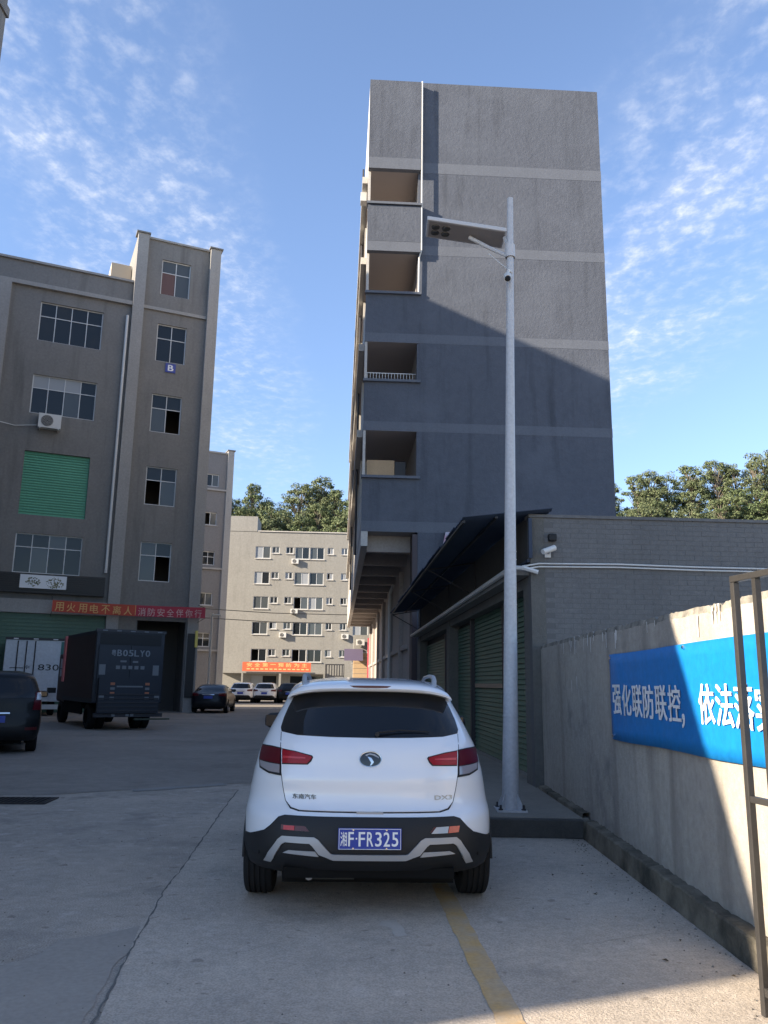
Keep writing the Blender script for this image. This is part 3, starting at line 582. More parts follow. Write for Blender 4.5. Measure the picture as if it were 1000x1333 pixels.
part('floor_slab', M['tceil'], T, (0.0,2.13,0.0,TL,7.18,7.58))
for (a,d) in bands: part('floor_band', M['tband'], T, (2.17 if a>18 else 0.0,9.76,-0.006,-0.001,a,d))
# ledge railing and bits inside the open bays
rl = MB()
for k in range(16): rl.box(0.12+k*0.12,0.14+k*0.12,0.40,0.42,13.25,13.62)
rl.box(0.1,2.05,0.395,0.425,13.62,13.65); rl.build('railing', M['alu'], T)
part('corridor_wall', M['tan'], T, (0.2,1.28,0.9,1.0,7.6,10.2)); part('door', M['fascia'], T, (1.3,1.72,0.9,0.95,7.6,10.15))
# arcade: edge beam, cross beams, corner pier
part('edge_beam', M['tside'], T, (0.0,0.25,0.0,TL,6.62,7.178))
for k in range(13): part('cross_beam', M['tinner'], T, (0.252,2.13,0.9+k*3.5,1.25+k*3.5,6.55,7.176))
part('corner_pier', mat('plum_paint',(0.07,0.055,0.06),0.7), T, (1.93,2.12,-0.03,0.9,0,7.1))
part('arcade_wall', M['tinner'], T, (2.08,2.125,0.9,TL,0,7.1)); part('string_course', M['tinner'], T, (1.95,2.08,3.5,TL,3.0,3.18))
for k in range(6): part('pilaster', M['tinner'], T, (1.9,2.08,6.0+k*7,6.5+k*7,0,6.5))
tp = MB(); tp.tube([(1.78,11.0,0),(1.78,11.0,6.0),(1.95,11.0,6.5)],0.07,8); tp.build('drainpipe', M['pvc'], T, smooth=True)
tp = MB(); tp.tube([(2.20,-0.21,26.5),(2.20,-0.21,18.72),(2.12,-0.08,18.45),(2.10,-0.08,16.9)],0.035,8); tp.build('drainpipe', M['pvc'], T, smooth=True)
part('side_vent', M['pvc'], T, (-0.28,-0.02,1.5,1.9,21.9,22.3))
for zz_,w in ((22.55,0.25),(18.8,0.25),(14.95,0.25),(11.3,0.25)): part('side_ledge', M['tside'], T, (-0.22,-0.002,1.0,TL,zz_-0.15,zz_+0.15))
for y_ in (6,20): 
    tp = MB(); tp.tube([(-0.1,y_,26.5),(-0.1,y_,7.2)],0.05,6); tp.build('drainpipe', M['steel_dark'], T)
cl_ = empty('hanging_cloth', world(FT,2.95,-0.3,6.25), FT[2], 'white and purple cloth sticking up behind the dark awning', 'cloth')
q = MB(); q.add([(0.0,0,0.0),(0.45,0,0.15),(0.85,0.05,0.95),(0.2,0.02,0.92),(0.0,0.02,0.0),(0.45,0.02,0.15),(0.85,0.07,0.95),(0.2,0.04,0.92)],[(0,1,2,3),(7,6,5,4),(0,3,7,4),(1,5,6,2),(2,6,7,3),(0,4,5,1)]); q.build('cloth', mat('pale_cloth',(0.45,0.45,0.55),0.8,(0.5,0.2,0.25),3.0,0.2), cl_)
part('hanger', M['steel_dark'], cl_, (0.2,0.85,0.1,0.29,0.93,0.95))

# things beyond the arcade
k1 = empty('kiosk', (-2.75,80,0), R(3), 'small tan boarded kiosk at the far end of the arcade', 'kiosk')
for k in range(9): part('board', M['tan'], k1, (0,2.3,0.0 if k%2 else 0.03,1.6,0.02+k*0.5,0.48+k*0.5))
q = MB(); q.prism_x([(-1.2,3.7),(-1.15,3.7),(0.02,4.75),(0.02,4.85)],-0.9,0.9); q.build('awning', M['purple'], k1); part('upper_wall', M['beige'], k1, (0,2.3,0.05,1.6,4.6,6.2))
ac_unit((-2.2,79.95,R(3)),0.1,0.0,5.2,'air conditioner on the kiosk wall at the arcade end',s=0.95)
k2 = empty('vertical_banner', (-1.2,74,0), R(3), 'pink red vertical banner hanging at the far end of the arcade', 'banner')
part('banner_cloth', M['pink'], k2, (-0.1,0.5,0,0.03,1.2,5.6)); part('banner_pole', M['steel_dark'], k2, (-0.04,0.0,0.0,0.04,0,5.6))

# ================================================================== buildings at the left; the unseen ones are placed to cast shade
L = empty('office_tower', (-11.08,20.0,0), 0, 'dark grey tower edge in the upper left corner of the photo', 'building')
part('stair_tower', M['bmain'], L, (-2.0,0,-4.0,0,0,30)); part('wall', M['bmain'], L, (-5.6,0,-16.0,-4.0,0,24)); part('cornice', M['bmain'], L, (-2.05,0.06,-4.0,0.06,20.2,20.5)); part('roof', M['broof'], L, (-5.7,0.1,-16.1,-4.0,24,24.3)); part('roof', M['broof'], L, (-2.1,0.1,-4.1,0.1,30,30.3))
L = empty('workshop_block', (-17.0,28.5,0), 0, 'long workshop block off the left edge whose shadow crosses the tall tower', 'building')
part('wall', M['bmain'], L, (-25,0,-12.3,0,0,24.55)); part('parapet_cap', M['bpil'], L, (-25.1,0.08,-12.3,0.1,24.55,24.76))
L = empty('blocker', (FB[0],FB[1],0), FB[2], 'warehouse hidden behind the factory block, added to shade the parked cars', 'building')  # unseen block added behind the factory to shade the parked cars
part('wall', M['beige'], L, (-46,-12,16,26,0,13)); part('roof', M['broof'], L, (-46.3,-11.7,15.7,26.3,13,13.3))
L = empty('shadow_block', (0,0,0), 0, 'unseen low flat roofed block added left of the camera for its shadow', 'building')  # unseen block added to shape the shadow edge across yard and wall
q = MB(); q.prism([(-16.7,-2.45),(-13.36,-1.15),(-11.62,-0.44),(-6.51,3.03),(-5.5,3.7),(-5.5,9.0),(-10.98,19.0),(-10.98,3.9),(-16.7,3.9)],0,5.8); q.build('wall', M['bpil'], L)
q = MB(); q.prism([(-16.7,-2.5),(-13.36,-1.21),(-11.62,-0.50),(-6.51,2.97),(-5.4,3.7),(-5.4,9.0),(-10.97,19.0),(-10.97,3.9),(-16.7,3.9)],5.8,6.0); q.build('roof', M['broof'], L)

# ================================================================== SHOP (right)
FS = (2.2,12.0,R(3))
S = empty('shop_row', (FS[0],FS[1],0), FS[2], 'low grey painted brick shop row with dark green roller shutters', 'building')
part('wall', M['mortar'], S, (0.0,14,0.0,0.22,0,4.08)); part('wall', M['shopfront'], S, (0.0,0.25,0.22,0.56,0,3.2)); part('wall', mat('awning_shade_render',(0.075,0.07,0.062),0.9,(0.05,0.048,0.043),1.5,0.6), S, (0.0,0.25,0.22,17.4,3.2,4.15)); part('wall', M['shopfront'], S, (0,14,17.2,17.4,0,3.2)); part('roof', M['broof'], S, (0.25,14,0.22,17.2,3.75,3.95))  # front above the ledge is darkened in colour for the awning's shade
part('corner_pier', M['shopfront'], S, (-0.012,0.2,-0.012,0.0-0.001,0.2,4.09))
bw, bh, gap = 0.262, 0.068, 0.007
brick_me = [MB().box(0,bw,0,0.03,0,bh).mesh('brick', M['shopwall']) for _ in range(1)]
rbk = random.Random(3); rest = MB(); cnt = 0
for r_ in range(54):
    z = 4.08-(r_+1)*(bh+gap); off = (r_%2)*(bw+gap)/2
    if z < 0.1: break
    for k in range(38):
        u = 0.205+off+k*(bw+gap)
        if u+bw > 9.5: break
        yj = -0.0028+rbk.uniform(-0.0012,0.0012)
        if cnt < 300 and u < 7.2 and r_ < 11:
            q = link('brick', brick_me[0], S); q.location = (u,yj,z); cnt += 1
        else: rest.box(u,u+bw,yj,0.02,z,z+bh)
o = rest.build('brick_field', M['shopwall'], S); o['kind'] = 'stuff'
for r_ in range(54):
    pass
part('coping', M['shopwall'], S, (-0.03,14,-0.03,0.25,4.08,4.125))
# street front along local y, face at x=0
def street_shutter(y0, y1, z1, sx=0.20):
    s = part('roller_shutter', M['green'], S, (sx+0.03,sx+0.05,y0,y1,0.2,z1))
    n = int((z1-0.2)/0.085); me = MB().add([(sx-0.004,y0+0.02,0.004),(sx-0.004,y1-0.02,0.004),(sx+0.03,y1-0.02,0),(sx+0.03,y0+0.02,0),(sx+0.016,y0+0.02,0.078),(sx+0.016,y1-0.02,0.078),(sx+0.03,y1-0.02,0.08),(sx+0.03,y0+0.02,0.08)],[(0,1,2,3),(4,7,6,5),(0,4,5,1),(1,5,6,2),(2,6,7,3),(3,7,4,0)]).mesh('slat', M['green'])
    for k in range(n):
        q = link('slat', me, s); q.location.z = 0.26+k*0.085; q.location.x = rbk.uniform(-0.001,0.001)
    part('bottom_rail', M['ledge'], s, (sx-0.01,sx+0.045,y0+0.02,y1-0.02,0.2,0.255))
for (a,d) in ((0.56,2.80),(2.92,6.40)): street_shutter(a,d,3.05)
street_shutter(6.55,8.95,2.95); street_shutter(9.45,10.85,2.85); street_shutter(11.0,16.4,2.85)
for a_ in ((0.12,0.22,2.80,2.92,0.2,3.1),(0.12,0.22,6.40,6.55,0.2,3.1),(0.12,0.22,10.85,11.0,0.2,3.0)): part('shutter_post', M['steel_dark'], S, a_)
part('pillar', M['shopfront'], S, (-0.03,0.25,8.95,9.45,0.2,3.2)); part('pillar', M['shopfront'], S, (-0.03,0.25,16.4,17.4,0.2,3.2)); part('lintel', M['shopfront'], S, (0.0,0.25,0.56,16.4,3.05,3.2))
part('shutter_bar', mat('bare_wood',(0.35,0.25,0.18),0.7), S, (0.17,0.19,3.1,6.2,1.55,1.63))
part('interior', M['room'], S, (0.3,0.32,0.4,17,0.2,3.2))
part('ledge', M['ledge'], S, (-0.22,-0.001,0.15,17.2,3.22,3.36))
q = MB(); q.tube([(-0.26,0.05,3.33),(-0.26,8,3.30),(-0.26,17.2,3.28)],0.045,8); q.build('gutter_pipe', M['pvc'], S, smooth=True)
q = MB(); q.tube([(-0.26,0.12,3.33),(-0.12,-0.06,3.30),(0.08,-0.08,3.24)],0.035,7); q.build('elbow_pipe', M['pvc'], S, smooth=True)
# awning of navy sheets on struts
aw = empty('awning', world(FS,0,0,0), FS[2], 'long dark navy sheet awning on steel struts over the green shutters', 'awning')
ra = random.Random(21)
def aw_z(x): return 4.165+0.145*x
for k in range(18):
    y0 = -0.16+k*0.93; mm = MB(); nn = 13; vv = []; tz = ra.uniform(-0.012,0.012); ex = ra.uniform(-0.03,0.03)
    for i in range(nn):
        y = y0+(0.98)*i/(nn-1); dz = 0.018*math.cos(i*math.pi)+0.006*(k%2)
        vv += [(-1.06+ex,y,aw_z(-1.06)+dz+tz),(0.02 if k else 0.30,y,aw_z(0.0 if k else 0.12)+dz+tz),(-1.06+ex,y,aw_z(-1.06)+dz+tz+0.008),(0.02 if k else 0.30,y,aw_z(0.0 if k else 0.12)+dz+tz+0.008)]
    mm.add(vv,[f for i in range(nn-1) for f in ((4*i,4*i+4,4*i+5,4*i+1),(4*i+2,4*i+3,4*i+7,4*i+6),(4*i,4*i+2,4*i+6,4*i+4),(4*i+1,4*i+5,4*i+7,4*i+3))]+[(0,1,3,2),(4*nn-4,4*nn-2,4*nn-1,4*nn-3)])
    mm.build('sheet', M['navy'], aw)
part('purlin', M['fascia'], aw, (-1.04,-1.0,-0.1,16.5,3.95,3.985)); part('purlin', M['fascia'], aw, (-0.55,-0.51,-0.1,16.5,4.03,4.06))
for y in (4.9,9.0,16.3):
    q = MB(); q.tube([(-0.03,y,3.40),(-1.0,y,3.93)],0.014,6).tube([(-0.03,y,4.10),(-1.0,y,3.93)],0.014,6).tube([(-0.03,y,3.38),(-0.03,y,4.15)],0.014,6); q.build('strut', M['fascia'], aw)
part('end_flap', M['navy'], aw, (-0.05,0.0,-0.10,-0.05,3.45,4.05)); part('valance', M['navy'], aw, (-0.06,-0.02,0.0,16.5,3.40,3.44))
# cables and camera on the side wall
cc = MB()
for dz,dy in ((0.0,0.0),(0.045,0.01)):
    cc.tube([world(FS,-0.15,-0.06,3.28+dz)]+[world(FS,0.1+t*1.2,-0.045-dy,3.335+dz-0.0035*(t-1.5)**2+0.01*math.sin(t*2)) for t in range(9)],0.012,6)
tag(cc.build('conduit', M['pvc'], None, smooth=True), 'pair of pale cables slung along the grey brick side wall', 'cable')
cv = empty('security_camera', world(FS,0.22,-0.02,3.55), FS[2], 'white security camera bracketed on the corner of the grey brick wall', 'camera')
q = MB(); q.tube([(0.03,-0.01,-0.02),(0.03,-0.12,0.0),(-0.04,-0.16,0.02)],0.02,6); q.build('bracket', M['pvc'], cv); q = MB(); q.tube([(-0.10,-0.22,-0.03),(0.10,-0.12,0.05)],[0.04,0.045],10); q.build('body', M['acw'], cv, smooth=True)
part('junction_box', M['black'], cv, (0.03,0.15,-0.1,-0.001,0.16,0.27), bevel=0.02); part('mount', M['acw'], cv, (-0.02,0.07,-0.02,-0.001,-0.08,0.06))

# ================================================================== yard wall with banner
YW = empty('yard_wall', (2.30,0,0), 0, 'weathered plastered yard wall running from the gate to the shop corner', 'wall')
rwl = random.Random(8); wm = MB(); ys = np.linspace(-4,11.93,320); vv = []
for y in ys:
    zt = 2.185+0.006*math.sin(y*0.9)+rwl.uniform(-0.005,0.005)-(0.02 if rwl.random()<0.05 else 0)
    for (x,z) in ((0,0.0),(0,0.5),(0,1.1),(0,1.7),(0,zt-0.05),(0.012,zt),(0.2,zt+rwl.uniform(-0.01,0.01)),(0.22,zt-0.04),(0.22,0)):
        j = 0.004*math.sin(y*1.7+z*2)+rwl.uniform(-0.0015,0.0015); vv.append((x+(j if x<0.01 and z>0 else 0),y,z))
n = 9; wm.add(vv,[(i*n+k,i*n+k+1,(i+1)*n+k+1,(i+1)*n+k) for i in range(len(ys)-1) for k in range(n-1)]); wm.add([vv[k] for k in range(n)],[tuple(range(n))[::-1]]); wm.add([vv[(len(ys)-1)*n+k] for k in range(n)],[tuple(range(n))])
wm.m = [0]*len(wm.m)
for i in range(len(ys)-1):
    for k in range(n-1):
        if k in (4,5,6): wm.m[i*(n-1)+k] = 1
wm.build('wall_panel', [M['wall'],M['walltop']], YW, smooth=True, sharp=50)
fm = MB(); vv = []; ys2 = np.linspace(-4,9.24,260)
for y in ys2:
    a = rwl.uniform(-0.006,0.006); h = 0.185+0.012*math.sin(y*0.8)+rwl.uniform(-0.008,0.008)
    vv += [(-0.115+a*0.5,y,0),(-0.105+a,y,h-0.012),(-0.095+a,y,h),(-0.012,y,h+rwl.uniform(0,0.012)),(0.03,y,h)]
fm.add(vv,[(i*5+k,i*5+k+1,(i+1)*5+k+1,(i+1)*5+k) for i in range(len(ys2)-1) for k in range(4)]); fm.build('footing', M['footing'], YW, smooth=True, sharp=30)
fm = MB(); vv = []; ys3 = np.linspace(9.36,11.9,30)
for y in ys3:
    h = 0.24+rwl.uniform(-0.01,0.01); vv += [(-0.09,y,0.2),(-0.085,y,h),(0.0,y,h+0.01)]
fm.add(vv,[(i*3+k,i*3+k+1,(i+1)*3+k+1,(i+1)*3+k) for i in range(len(ys3)-1) for k in range(2)]); fm.build('footing', M['footing'], YW, smooth=True)
dm = MB()
for k in range(26):
    y = rwl.uniform(8.0,10.6) if k<16 else rwl.uniform(5,11.5); z = 2.17-rwl.uniform(0,0.05); l_ = rwl.uniform(0.03,0.16); w_ = rwl.uniform(0.004,0.012)
    if k in (3,7): z -= 0.45
    dm.add([(-0.006,y-w_,z),(-0.006,y+w_,z),(-0.006,y+w_*0.5,z-l_),(-0.006,y-w_*0.5,z-l_)],[(0,3,2,1)])
dm.build('paint_drip', M['white'], YW)
# blue banner
BB = empty('blue_banner', (2.287,0,0), 0, 'blue slogan banner with white characters fixed to the yard wall', 'banner')
bm2 = MB(); NY_, NZ_ = 70, 8; vv = []
for i in range(NY_+1):
    y = 8.26-i*(8.26-3.75)/NY_
    for j in range(NZ_+1):
        t = j/NZ_; zb = 1.10+0.06*(i/NY_)-0.005*math.sin(i*0.2); zt = 1.915+0.02*(i/NY_)-0.004*math.sin(i*0.12)
        cr = 0.003*math.sin(y*2.3+t*3)+0.0015*math.sin(y*7-t*5)+0.003*max(0,math.sin(y*3.1+t*2.4))**6+0.0025*max(0,math.sin(y*4.3-t*3.6+1))**8; cr += 0.012*math.exp(-((y-8.05+ (1-t)*0.5)*9)**2)*t
        vv.append((-0.012-abs(cr),y,zb+(zt-zb)*t))
K = NZ_+1; bm2.add(vv,[(i*K+j,(i+1)*K+j,(i+1)*K+j+1,i*K+j+1) for i in range(NY_) for j in range(NZ_)])
o = bm2.build('banner_cloth', M['bluebanner'], BB, smooth=True); so_ = o.modifiers.new('thickness','SOLIDIFY'); so_.thickness = 0.003; so_.offset = -1
yy = 8.15
for ch in '强化联防联控': lettering(ch, M['white'], BB, (-0.0235,yy,1.345), (0,-1,0), 0.268, 0.275, 0.014, thick=0.002); yy -= 0.313
lettering('，', M['white'], BB, (-0.0235,yy+0.03,1.31), (0,-1,0), 0.05, 0.10, 0.012, thick=0.002); yy -= 0.325
for ch in '依法落实': lettering(ch, M['white'], BB, (-0.0235,yy,1.355), (0,-1,0), 0.268, 0.275, 0.014, thick=0.002); yy -= 0.30
for (y,z) in ((8.2,1.88),(8.2,1.14),(6.2,1.9),(4.4,1.9)):
    q = MB(); q.lathe([(-0.03,0.0),(-0.03,0.014),(-0.005,0.014)],'x',(0,y,z),10); q.build('grommet', M['chrome'], BB)

# ================================================================== street lamp with camera
SL = empty('street_lamp', (1.5,9.83,0.2), 0, 'tall grey pole with a flat solar lamp head before the tower', 'street lamp')
q = MB(); q.tube([(0,0,0),(0.01,0,0.6),(0.022,0,1.2),(0.055,0,3.4),(0.09,0,5.4),(0.118,0,7.0),(0.13,0,7.8)],[0.100,0.092,0.085,0.068,0.054,0.044,0.039],20); q.build('pole', M['pole'], SL, smooth=True)
for z in (1.05,1.9,2.35,2.9,3.0):
    q = MB(); r_ = 0.099-0.0092*z; q.lathe([(-0.004,r_),(-0.004,r_+0.004),(0.004,r_+0.004),(0.004,r_)],'z',(0.017*z,0,z),20); q.build('pole_seam', M['lampgrey'], SL)
part('base_plate', M['pole'], SL, (-0.17,0.17,-0.17,0.17,0.0,0.02))
for (x,y) in ((-0.13,-0.13),(0.13,-0.13),(-0.13,0.13),(0.13,0.13)):
    q = MB(); q.tube([(x,y,0.02),(x,y,0.075)],0.014,6).tube([(x,y,0.02),(x,y,0.035)],0.026,6); q.build('bolt', M['steel_dark'], SL)
q = MB()
for a in range(4):
    c_,s_ = math.cos(a*math.pi/2+0.785),math.sin(a*math.pi/2+0.785); q.add([(0.095*c_-0.004*s_,0.095*s_+0.004*c_,0.02),(0.2*c_-0.004*s_,0.2*s_+0.004*c_,0.02),(0.095*c_-0.004*s_,0.095*s_+0.004*c_,0.2),(0.095*c_+0.004*s_,0.095*s_-0.004*c_,0.02),(0.2*c_+0.004*s_,0.2*s_-0.004*c_,0.02),(0.095*c_+0.004*s_,0.095*s_-0.004*c_,0.2)],[(0,1,2),(5,4,3),(0,3,4,1),(1,4,5,2),(2,5,3,0)])
q.build('gusset', M['pole'], SL)
hd = MB(); xa,xb = -0.98,0.075; za,zb = 7.46,7.30
def hp(x,y,dz): t=(x-xa)/(xb-xa); return (x,y,za+(zb-za)*t+dz)
hd.add([hp(xa,-0.02,0),hp(xb,-0.02,0),hp(xb,0.42,0),hp(xa,0.42,0),hp(xa,-0.02,0.055),hp(xb,-0.02,0.055),hp(xb,0.42,0.055),hp(xa,0.42,0.055)],[(0,3,2,1),(4,5,6,7),(0,1,5,4),(1,2,6,5),(2,3,7,6),(3,0,4,7)])
hd_o = hd.build('lamp_head', M['lampgrey'], SL, bevel=0.01)
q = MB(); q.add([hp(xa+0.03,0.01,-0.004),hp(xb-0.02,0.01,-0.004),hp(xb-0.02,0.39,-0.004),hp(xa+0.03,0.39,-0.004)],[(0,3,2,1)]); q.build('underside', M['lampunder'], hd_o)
for (x,y) in ((-0.86,0.12),(-0.86,0.26),(-0.72,0.12),(-0.72,0.26)):
    q = MB(); p = hp(x,y,-0.006); q.lathe([(0,0.0),(-0.006,0.028),(-0.012,0.055),(0.0,0.06)],'z',p,14); q.build('led_lens', M['ledm'], hd_o, smooth=True)
q = MB(); q.tube([(0.12,0.02,6.95),(-0.12,0.16,7.15),(-0.40,0.2,7.335)],0.028,8); q.build('arm', M['lampgrey'], SL, smooth=True)
q = MB(); q.tube([(0.12,0.02,7.06),(0.07,0.1,7.28)],0.035,8); q.build('hinge', M['lampgrey'], SL); q = MB(); q.lathe([(-0.09,0.058),(-0.09,0.068),(0.09,0.066),(0.09,0.055)],'z',(0.116,0,7.02),16); q.build('clamp', M['lampgrey'], SL)
q = MB(); q.tube([(0.1,0,6.75),(-0.15,0.12,7.05)],0.006,5); q.build('stay_wire', M['pvc'], SL)
pc = empty('security_camera', (1.60,9.76,6.78), 0, 'small white camera strapped to the street lamp pole below the lamp', 'camera')
q = MB(); q.tube([(0.02,0.03,0.12),(-0.03,-0.06,0.10),(-0.04,-0.07,0.02)],0.018,6); q.build('bracket', M['acw'], pc); q = MB(); q.tube([(-0.04,-0.04,0.03),(-0.05,-0.12,-0.05)],[0.05,0.045],12); q.build('body', M['acw'], pc, smooth=True); q = MB(); q.tube([(-0.05,-0.12,-0.05),(-0.053,-0.14,-0.07)],[0.04,0.03],12); q.build('lens', M['black'], pc, smooth=True)
for (z) in (4.9,4.2,3.75):
    pass

# ================================================================== gate leaf at the right edge
G = empty('gate_leaf', (1.945,4.487,0), math.atan2(-0.984,0.18), 'rusty brown steel gate leaf of square bars standing open at the right edge', 'gate')
part('post', M['gate'], G, (-0.018,0.018,-0.018,0.018,0.0,2.175), bevel=0.004)
part('top_rail', M['gate'], G, (-0.018,1.65,-0.019,0.019,2.176,2.212), bevel=0.004); part('middle_rail', M['gate'], G, (0.019,1.6,-0.016,0.016,1.02,1.053), bevel=0.004); part('bottom_rail', M['gate'], G, (0.019,1.6,-0.016,0.016,0.1,0.14), bevel=0.004)
gme = MB().box(-0.016,0.016,-0.016,0.0155,0.141,1.019); gme2 = MB().box(-0.016,0.016,-0.016,0.0155,1.054,2.175)
ga, gb = gme.mesh('bar', M['gate']), gme2.mesh('bar', M['gate'])
for k in range(1,9):
    q = link('bar', gb, G); q.location.x = 0.19*k
    q = link('bar', ga, G); q.location.x = 0.19*k
part('post', M['gate'], G, (1.6,1.65,-0.025,0.025,0.0,2.165))

# ================================================================== CARS
def interp(tbl, col):
    zs = [t[0] for t in tbl]; vs = [t[col] for t in tbl]
    # monotone cubic (pchip)
    z = np.array(zs); v = np.array(vs); h = np.diff(z); dl = np.diff(v)/h; d = np.zeros(len(z))
    for i in range(1,len(z)-1):
        if dl[i-1]*dl[i] > 0:
            w1 = 2*h[i]+h[i-1]; w2 = h[i]+2*h[i-1]; d[i] = (w1+w2)/(w1/dl[i-1]+w2/dl[i])
    d[0] = dl[0]; d[-1] = dl[-1]
    def f(x):
        x = min(max(x,zs[0]),zs[-1]); i = min(int(np.searchsorted(z,x,side='right'))-1,len(z)-2); i = max(i,0); t = (x-z[i])/h[i]
        return float((2*t**3-3*t*t+1)*v[i]+(t**3-2*t*t+t)*h[i]*d[i]+(-2*t**3+3*t*t)*v[i+1]+(t**3-t*t)*h[i]*d[i+1])
    return f
NR, MR = 3.0, 2.0
class Car:
    """a car body made of horizontal slices; x right, y forward from the rear bumper, z up"""
    def __init__(s, tbl, name, label, cat, paint, loc, yaw, lower=0.50, axles=(0.85,3.46), wr=0.34, track=0.82, group=None, zsl=None):
        s.w,s.r,s.d,s.f,s.fd = [interp(tbl,i) for i in range(1,6)]
        s.root = empty(name, loc, yaw, label, cat, group); s.paint = paint; s.axles = axles; s.wr = wr; s.track = track; s.lower = lower
        s.z0, s.z1 = tbl[0][0], tbl[-1][0]
        s.body(zsl)
    def yr(s, x, z):
        w = s.w(z); q = min(abs(x)/w,0.9999); return s.r(z)+s.d(z)*(1-(1-q**NR)**(1/MR))
    def rear(s, x, z, off):
        e = 0.004; dx = (s.yr(x+e,z)-s.yr(x-e,z))/(2*e); dz = (s.yr(x,z+e)-s.yr(x,z-e))/(2*e); n = Vector((dx,-1,dz)).normalized()
        return Vector((x,s.yr(x,z),z))+n*off
    def side(s, sg):
        def fn(y, z, off):
            w = s.w(z); e = 0.005; dz = (s.w(z+e)-s.w(z-e))/(2*e); n = Vector((1,0,-dz)).normalized(); p = Vector((w,y,z))+n*off
            return Vector((p.x*sg,p.y,p.z))
        return fn
    def front(s, x, z, off):
        def yf(x,z): w = s.w(z); q = min(abs(x)/w,0.9999); return s.f(z)-s.fd(z)*(1-(1-q**2.6)**(1/MR))
        e = 0.004; dx = (yf(x+e,z)-yf(x-e,z))/(2*e); dz = (yf(x,z+e)-yf(x,z-e))/(2*e); n = Vector((-dx,1,-dz)).normalized(); return Vector((x,yf(x,z),z))+n*off
    def body(s, zsl):
        m = MB(); nq, ns = 16, 12; base = None; zsl = zsl or sorted(set([round(float(z),4) for z in np.linspace(s.z0,s.z1,44)]+[s.lower])); rings = []
        for z in zsl:
            w,r,d,f,fd = s.w(z),s.r(z),s.d(z),s.f(z),s.fd(z); h = []
            for i in range(nq+1):
                t = math.pi/2*i/nq; h.append((w*math.sin(t)**(2/NR) if i else 0.0, r+d*(1-max(0.0,math.cos(t))**(2/MR))))
            for i in range(1,ns): h.append((w,r+d+(f-fd-r-d)*i/ns))
            for i in range(nq,-1,-1):
                t = math.pi/2*i/nq; h.append((w*math.sin(t)**(2/2.6) if i else 0.0, f-fd*(1-max(0.0,math.cos(t))**(2/MR))))
            rings.append([(x,y,z) for x,y in h]+[(-x,y,z) for x,y in h[-2:0:-1]])
        n = len(rings[0])
        for rg in rings: m.v += rg
        for i in range(len(rings)-1):
            for k in range(n):
                m.f.append((i*n+k,i*n+(k+1)%n,(i+1)*n+(k+1)%n,(i+1)*n+k)); m.m.append(1 if zsl[i+1] <= s.lower+1e-4 else 0)
        m.f.append(tuple(range(n))[::-1]); m.m.append(1); b = (len(rings)-1)*n; m.f.append(tuple(b+k for k in range(n))); m.m.append(0)
        o = m.build('body', [s.paint,M['black']], None)
        cut = MB()
        for ya in s.axles:
            for sg in (-1,1):
                a,bb = sg*0.58,sg*1.3; cut.lathe([(min(a,bb),0.0001),(min(a,bb),s.wr+0.055),(max(a,bb),s.wr+0.055),(max(a,bb),0.0001)],'x',(0,ya,s.wr),28)
        co_ = cut.build('cutter', M['under'], None)
        md = o.modifiers.new('b','BOOLEAN'); md.object = co_; md.operation = 'DIFFERENCE'; md.solver = 'EXACT'
        dg = bpy.context.evaluated_depsgraph_get(); me = bpy.data.meshes.new_from_object(o.evaluated_get(dg)); o.modifiers.clear(); bpy.data.objects.remove(co_)
        me.polygons.foreach_set('use_smooth',[True]*len(me.polygons))
        me.set_sharp_from_angle(angle=R(38))
        o.data = me; o.parent = s.root; s.bodyo = o
    def panel(s, name, poly, off, mtl, parent=None, surf=None, back=-0.012, step=0.03, smooth=True, mirror=False):
        surf = surf or s.rear; pts = []
        for i in range(len(poly)):
            a = Vector(poly[i]); b = Vector(poly[(i+1)%len(poly)]); n = max(1,int((b-a).length/step))
            pts += [a+(b-a)*k/n for k in range(n)]
        nb = len(pts); lo = [min(p[i] for p in poly) for i in (0,1)]; hi = [max(p[i] for p in poly) for i in (0,1)]
        def inside(x,y):
            c = False
            for i in range(nb):
                a,b = pts[i],pts[(i+1)%nb]
                if (a.y>y)!=(b.y>y) and x < (b.x-a.x)*(y-a.y)/(b.y-a.y)+a.x: c = not c
            return c
        def edist(x,y): return min((Vector((x,y))-p).length for p in pts)
        inner = []
        gx = np.arange(lo[0]+step*0.7,hi[0],step); gy = np.arange(lo[1]+step*0.7,hi[1],step)
        for x in gx:
            for y in gy:
                if inside(x,y) and edist(x,y) > step*0.45: inner.append(Vector((x,y)))
        vo,eo,fo,*_ = delaunay_2d_cdt(pts+inner,[(i,(i+1)%nb) for i in range(nb)],[],1,1e-5)
        m = MB(); P = [surf(v.x,v.y,off) for v in vo]; m.v = [tuple(p) for p in P]
        for f in fo: m.f.append(tuple(f)); m.m.append(0)
        # rim
        from collections import Counter
        ec = Counter(); 
        for f in fo:
            for k in range(len(f)): ec[(f[k],f[(k+1)%len(f)])] += 1
        bound = [e for e in ec if (e[1],e[0]) not in ec]; idx = {}
        for e in bound:
            for v in e:
                if v not in idx: idx[v] = len(m.v); m.v.append(tuple(surf(vo[v].x,vo[v].y,back)))
        for a,b in bound: m.f.append((b,a,idx[a],idx[b])); m.m.append(0)
        bm = bmesh.new(); me = bpy.data.meshes.new(name); me.from_pydata(m.v,[],m.f); bm.from_mesh(me); bmesh.ops.recalc_face_normals(bm, faces=bm.faces)
        bm.to_mesh(me); bm.free(); me.materials.append(mtl)
        me.polygons.foreach_set('use_smooth',[True]*len(me.polygons)); me.set_sharp_from_angle(angle=R(45))
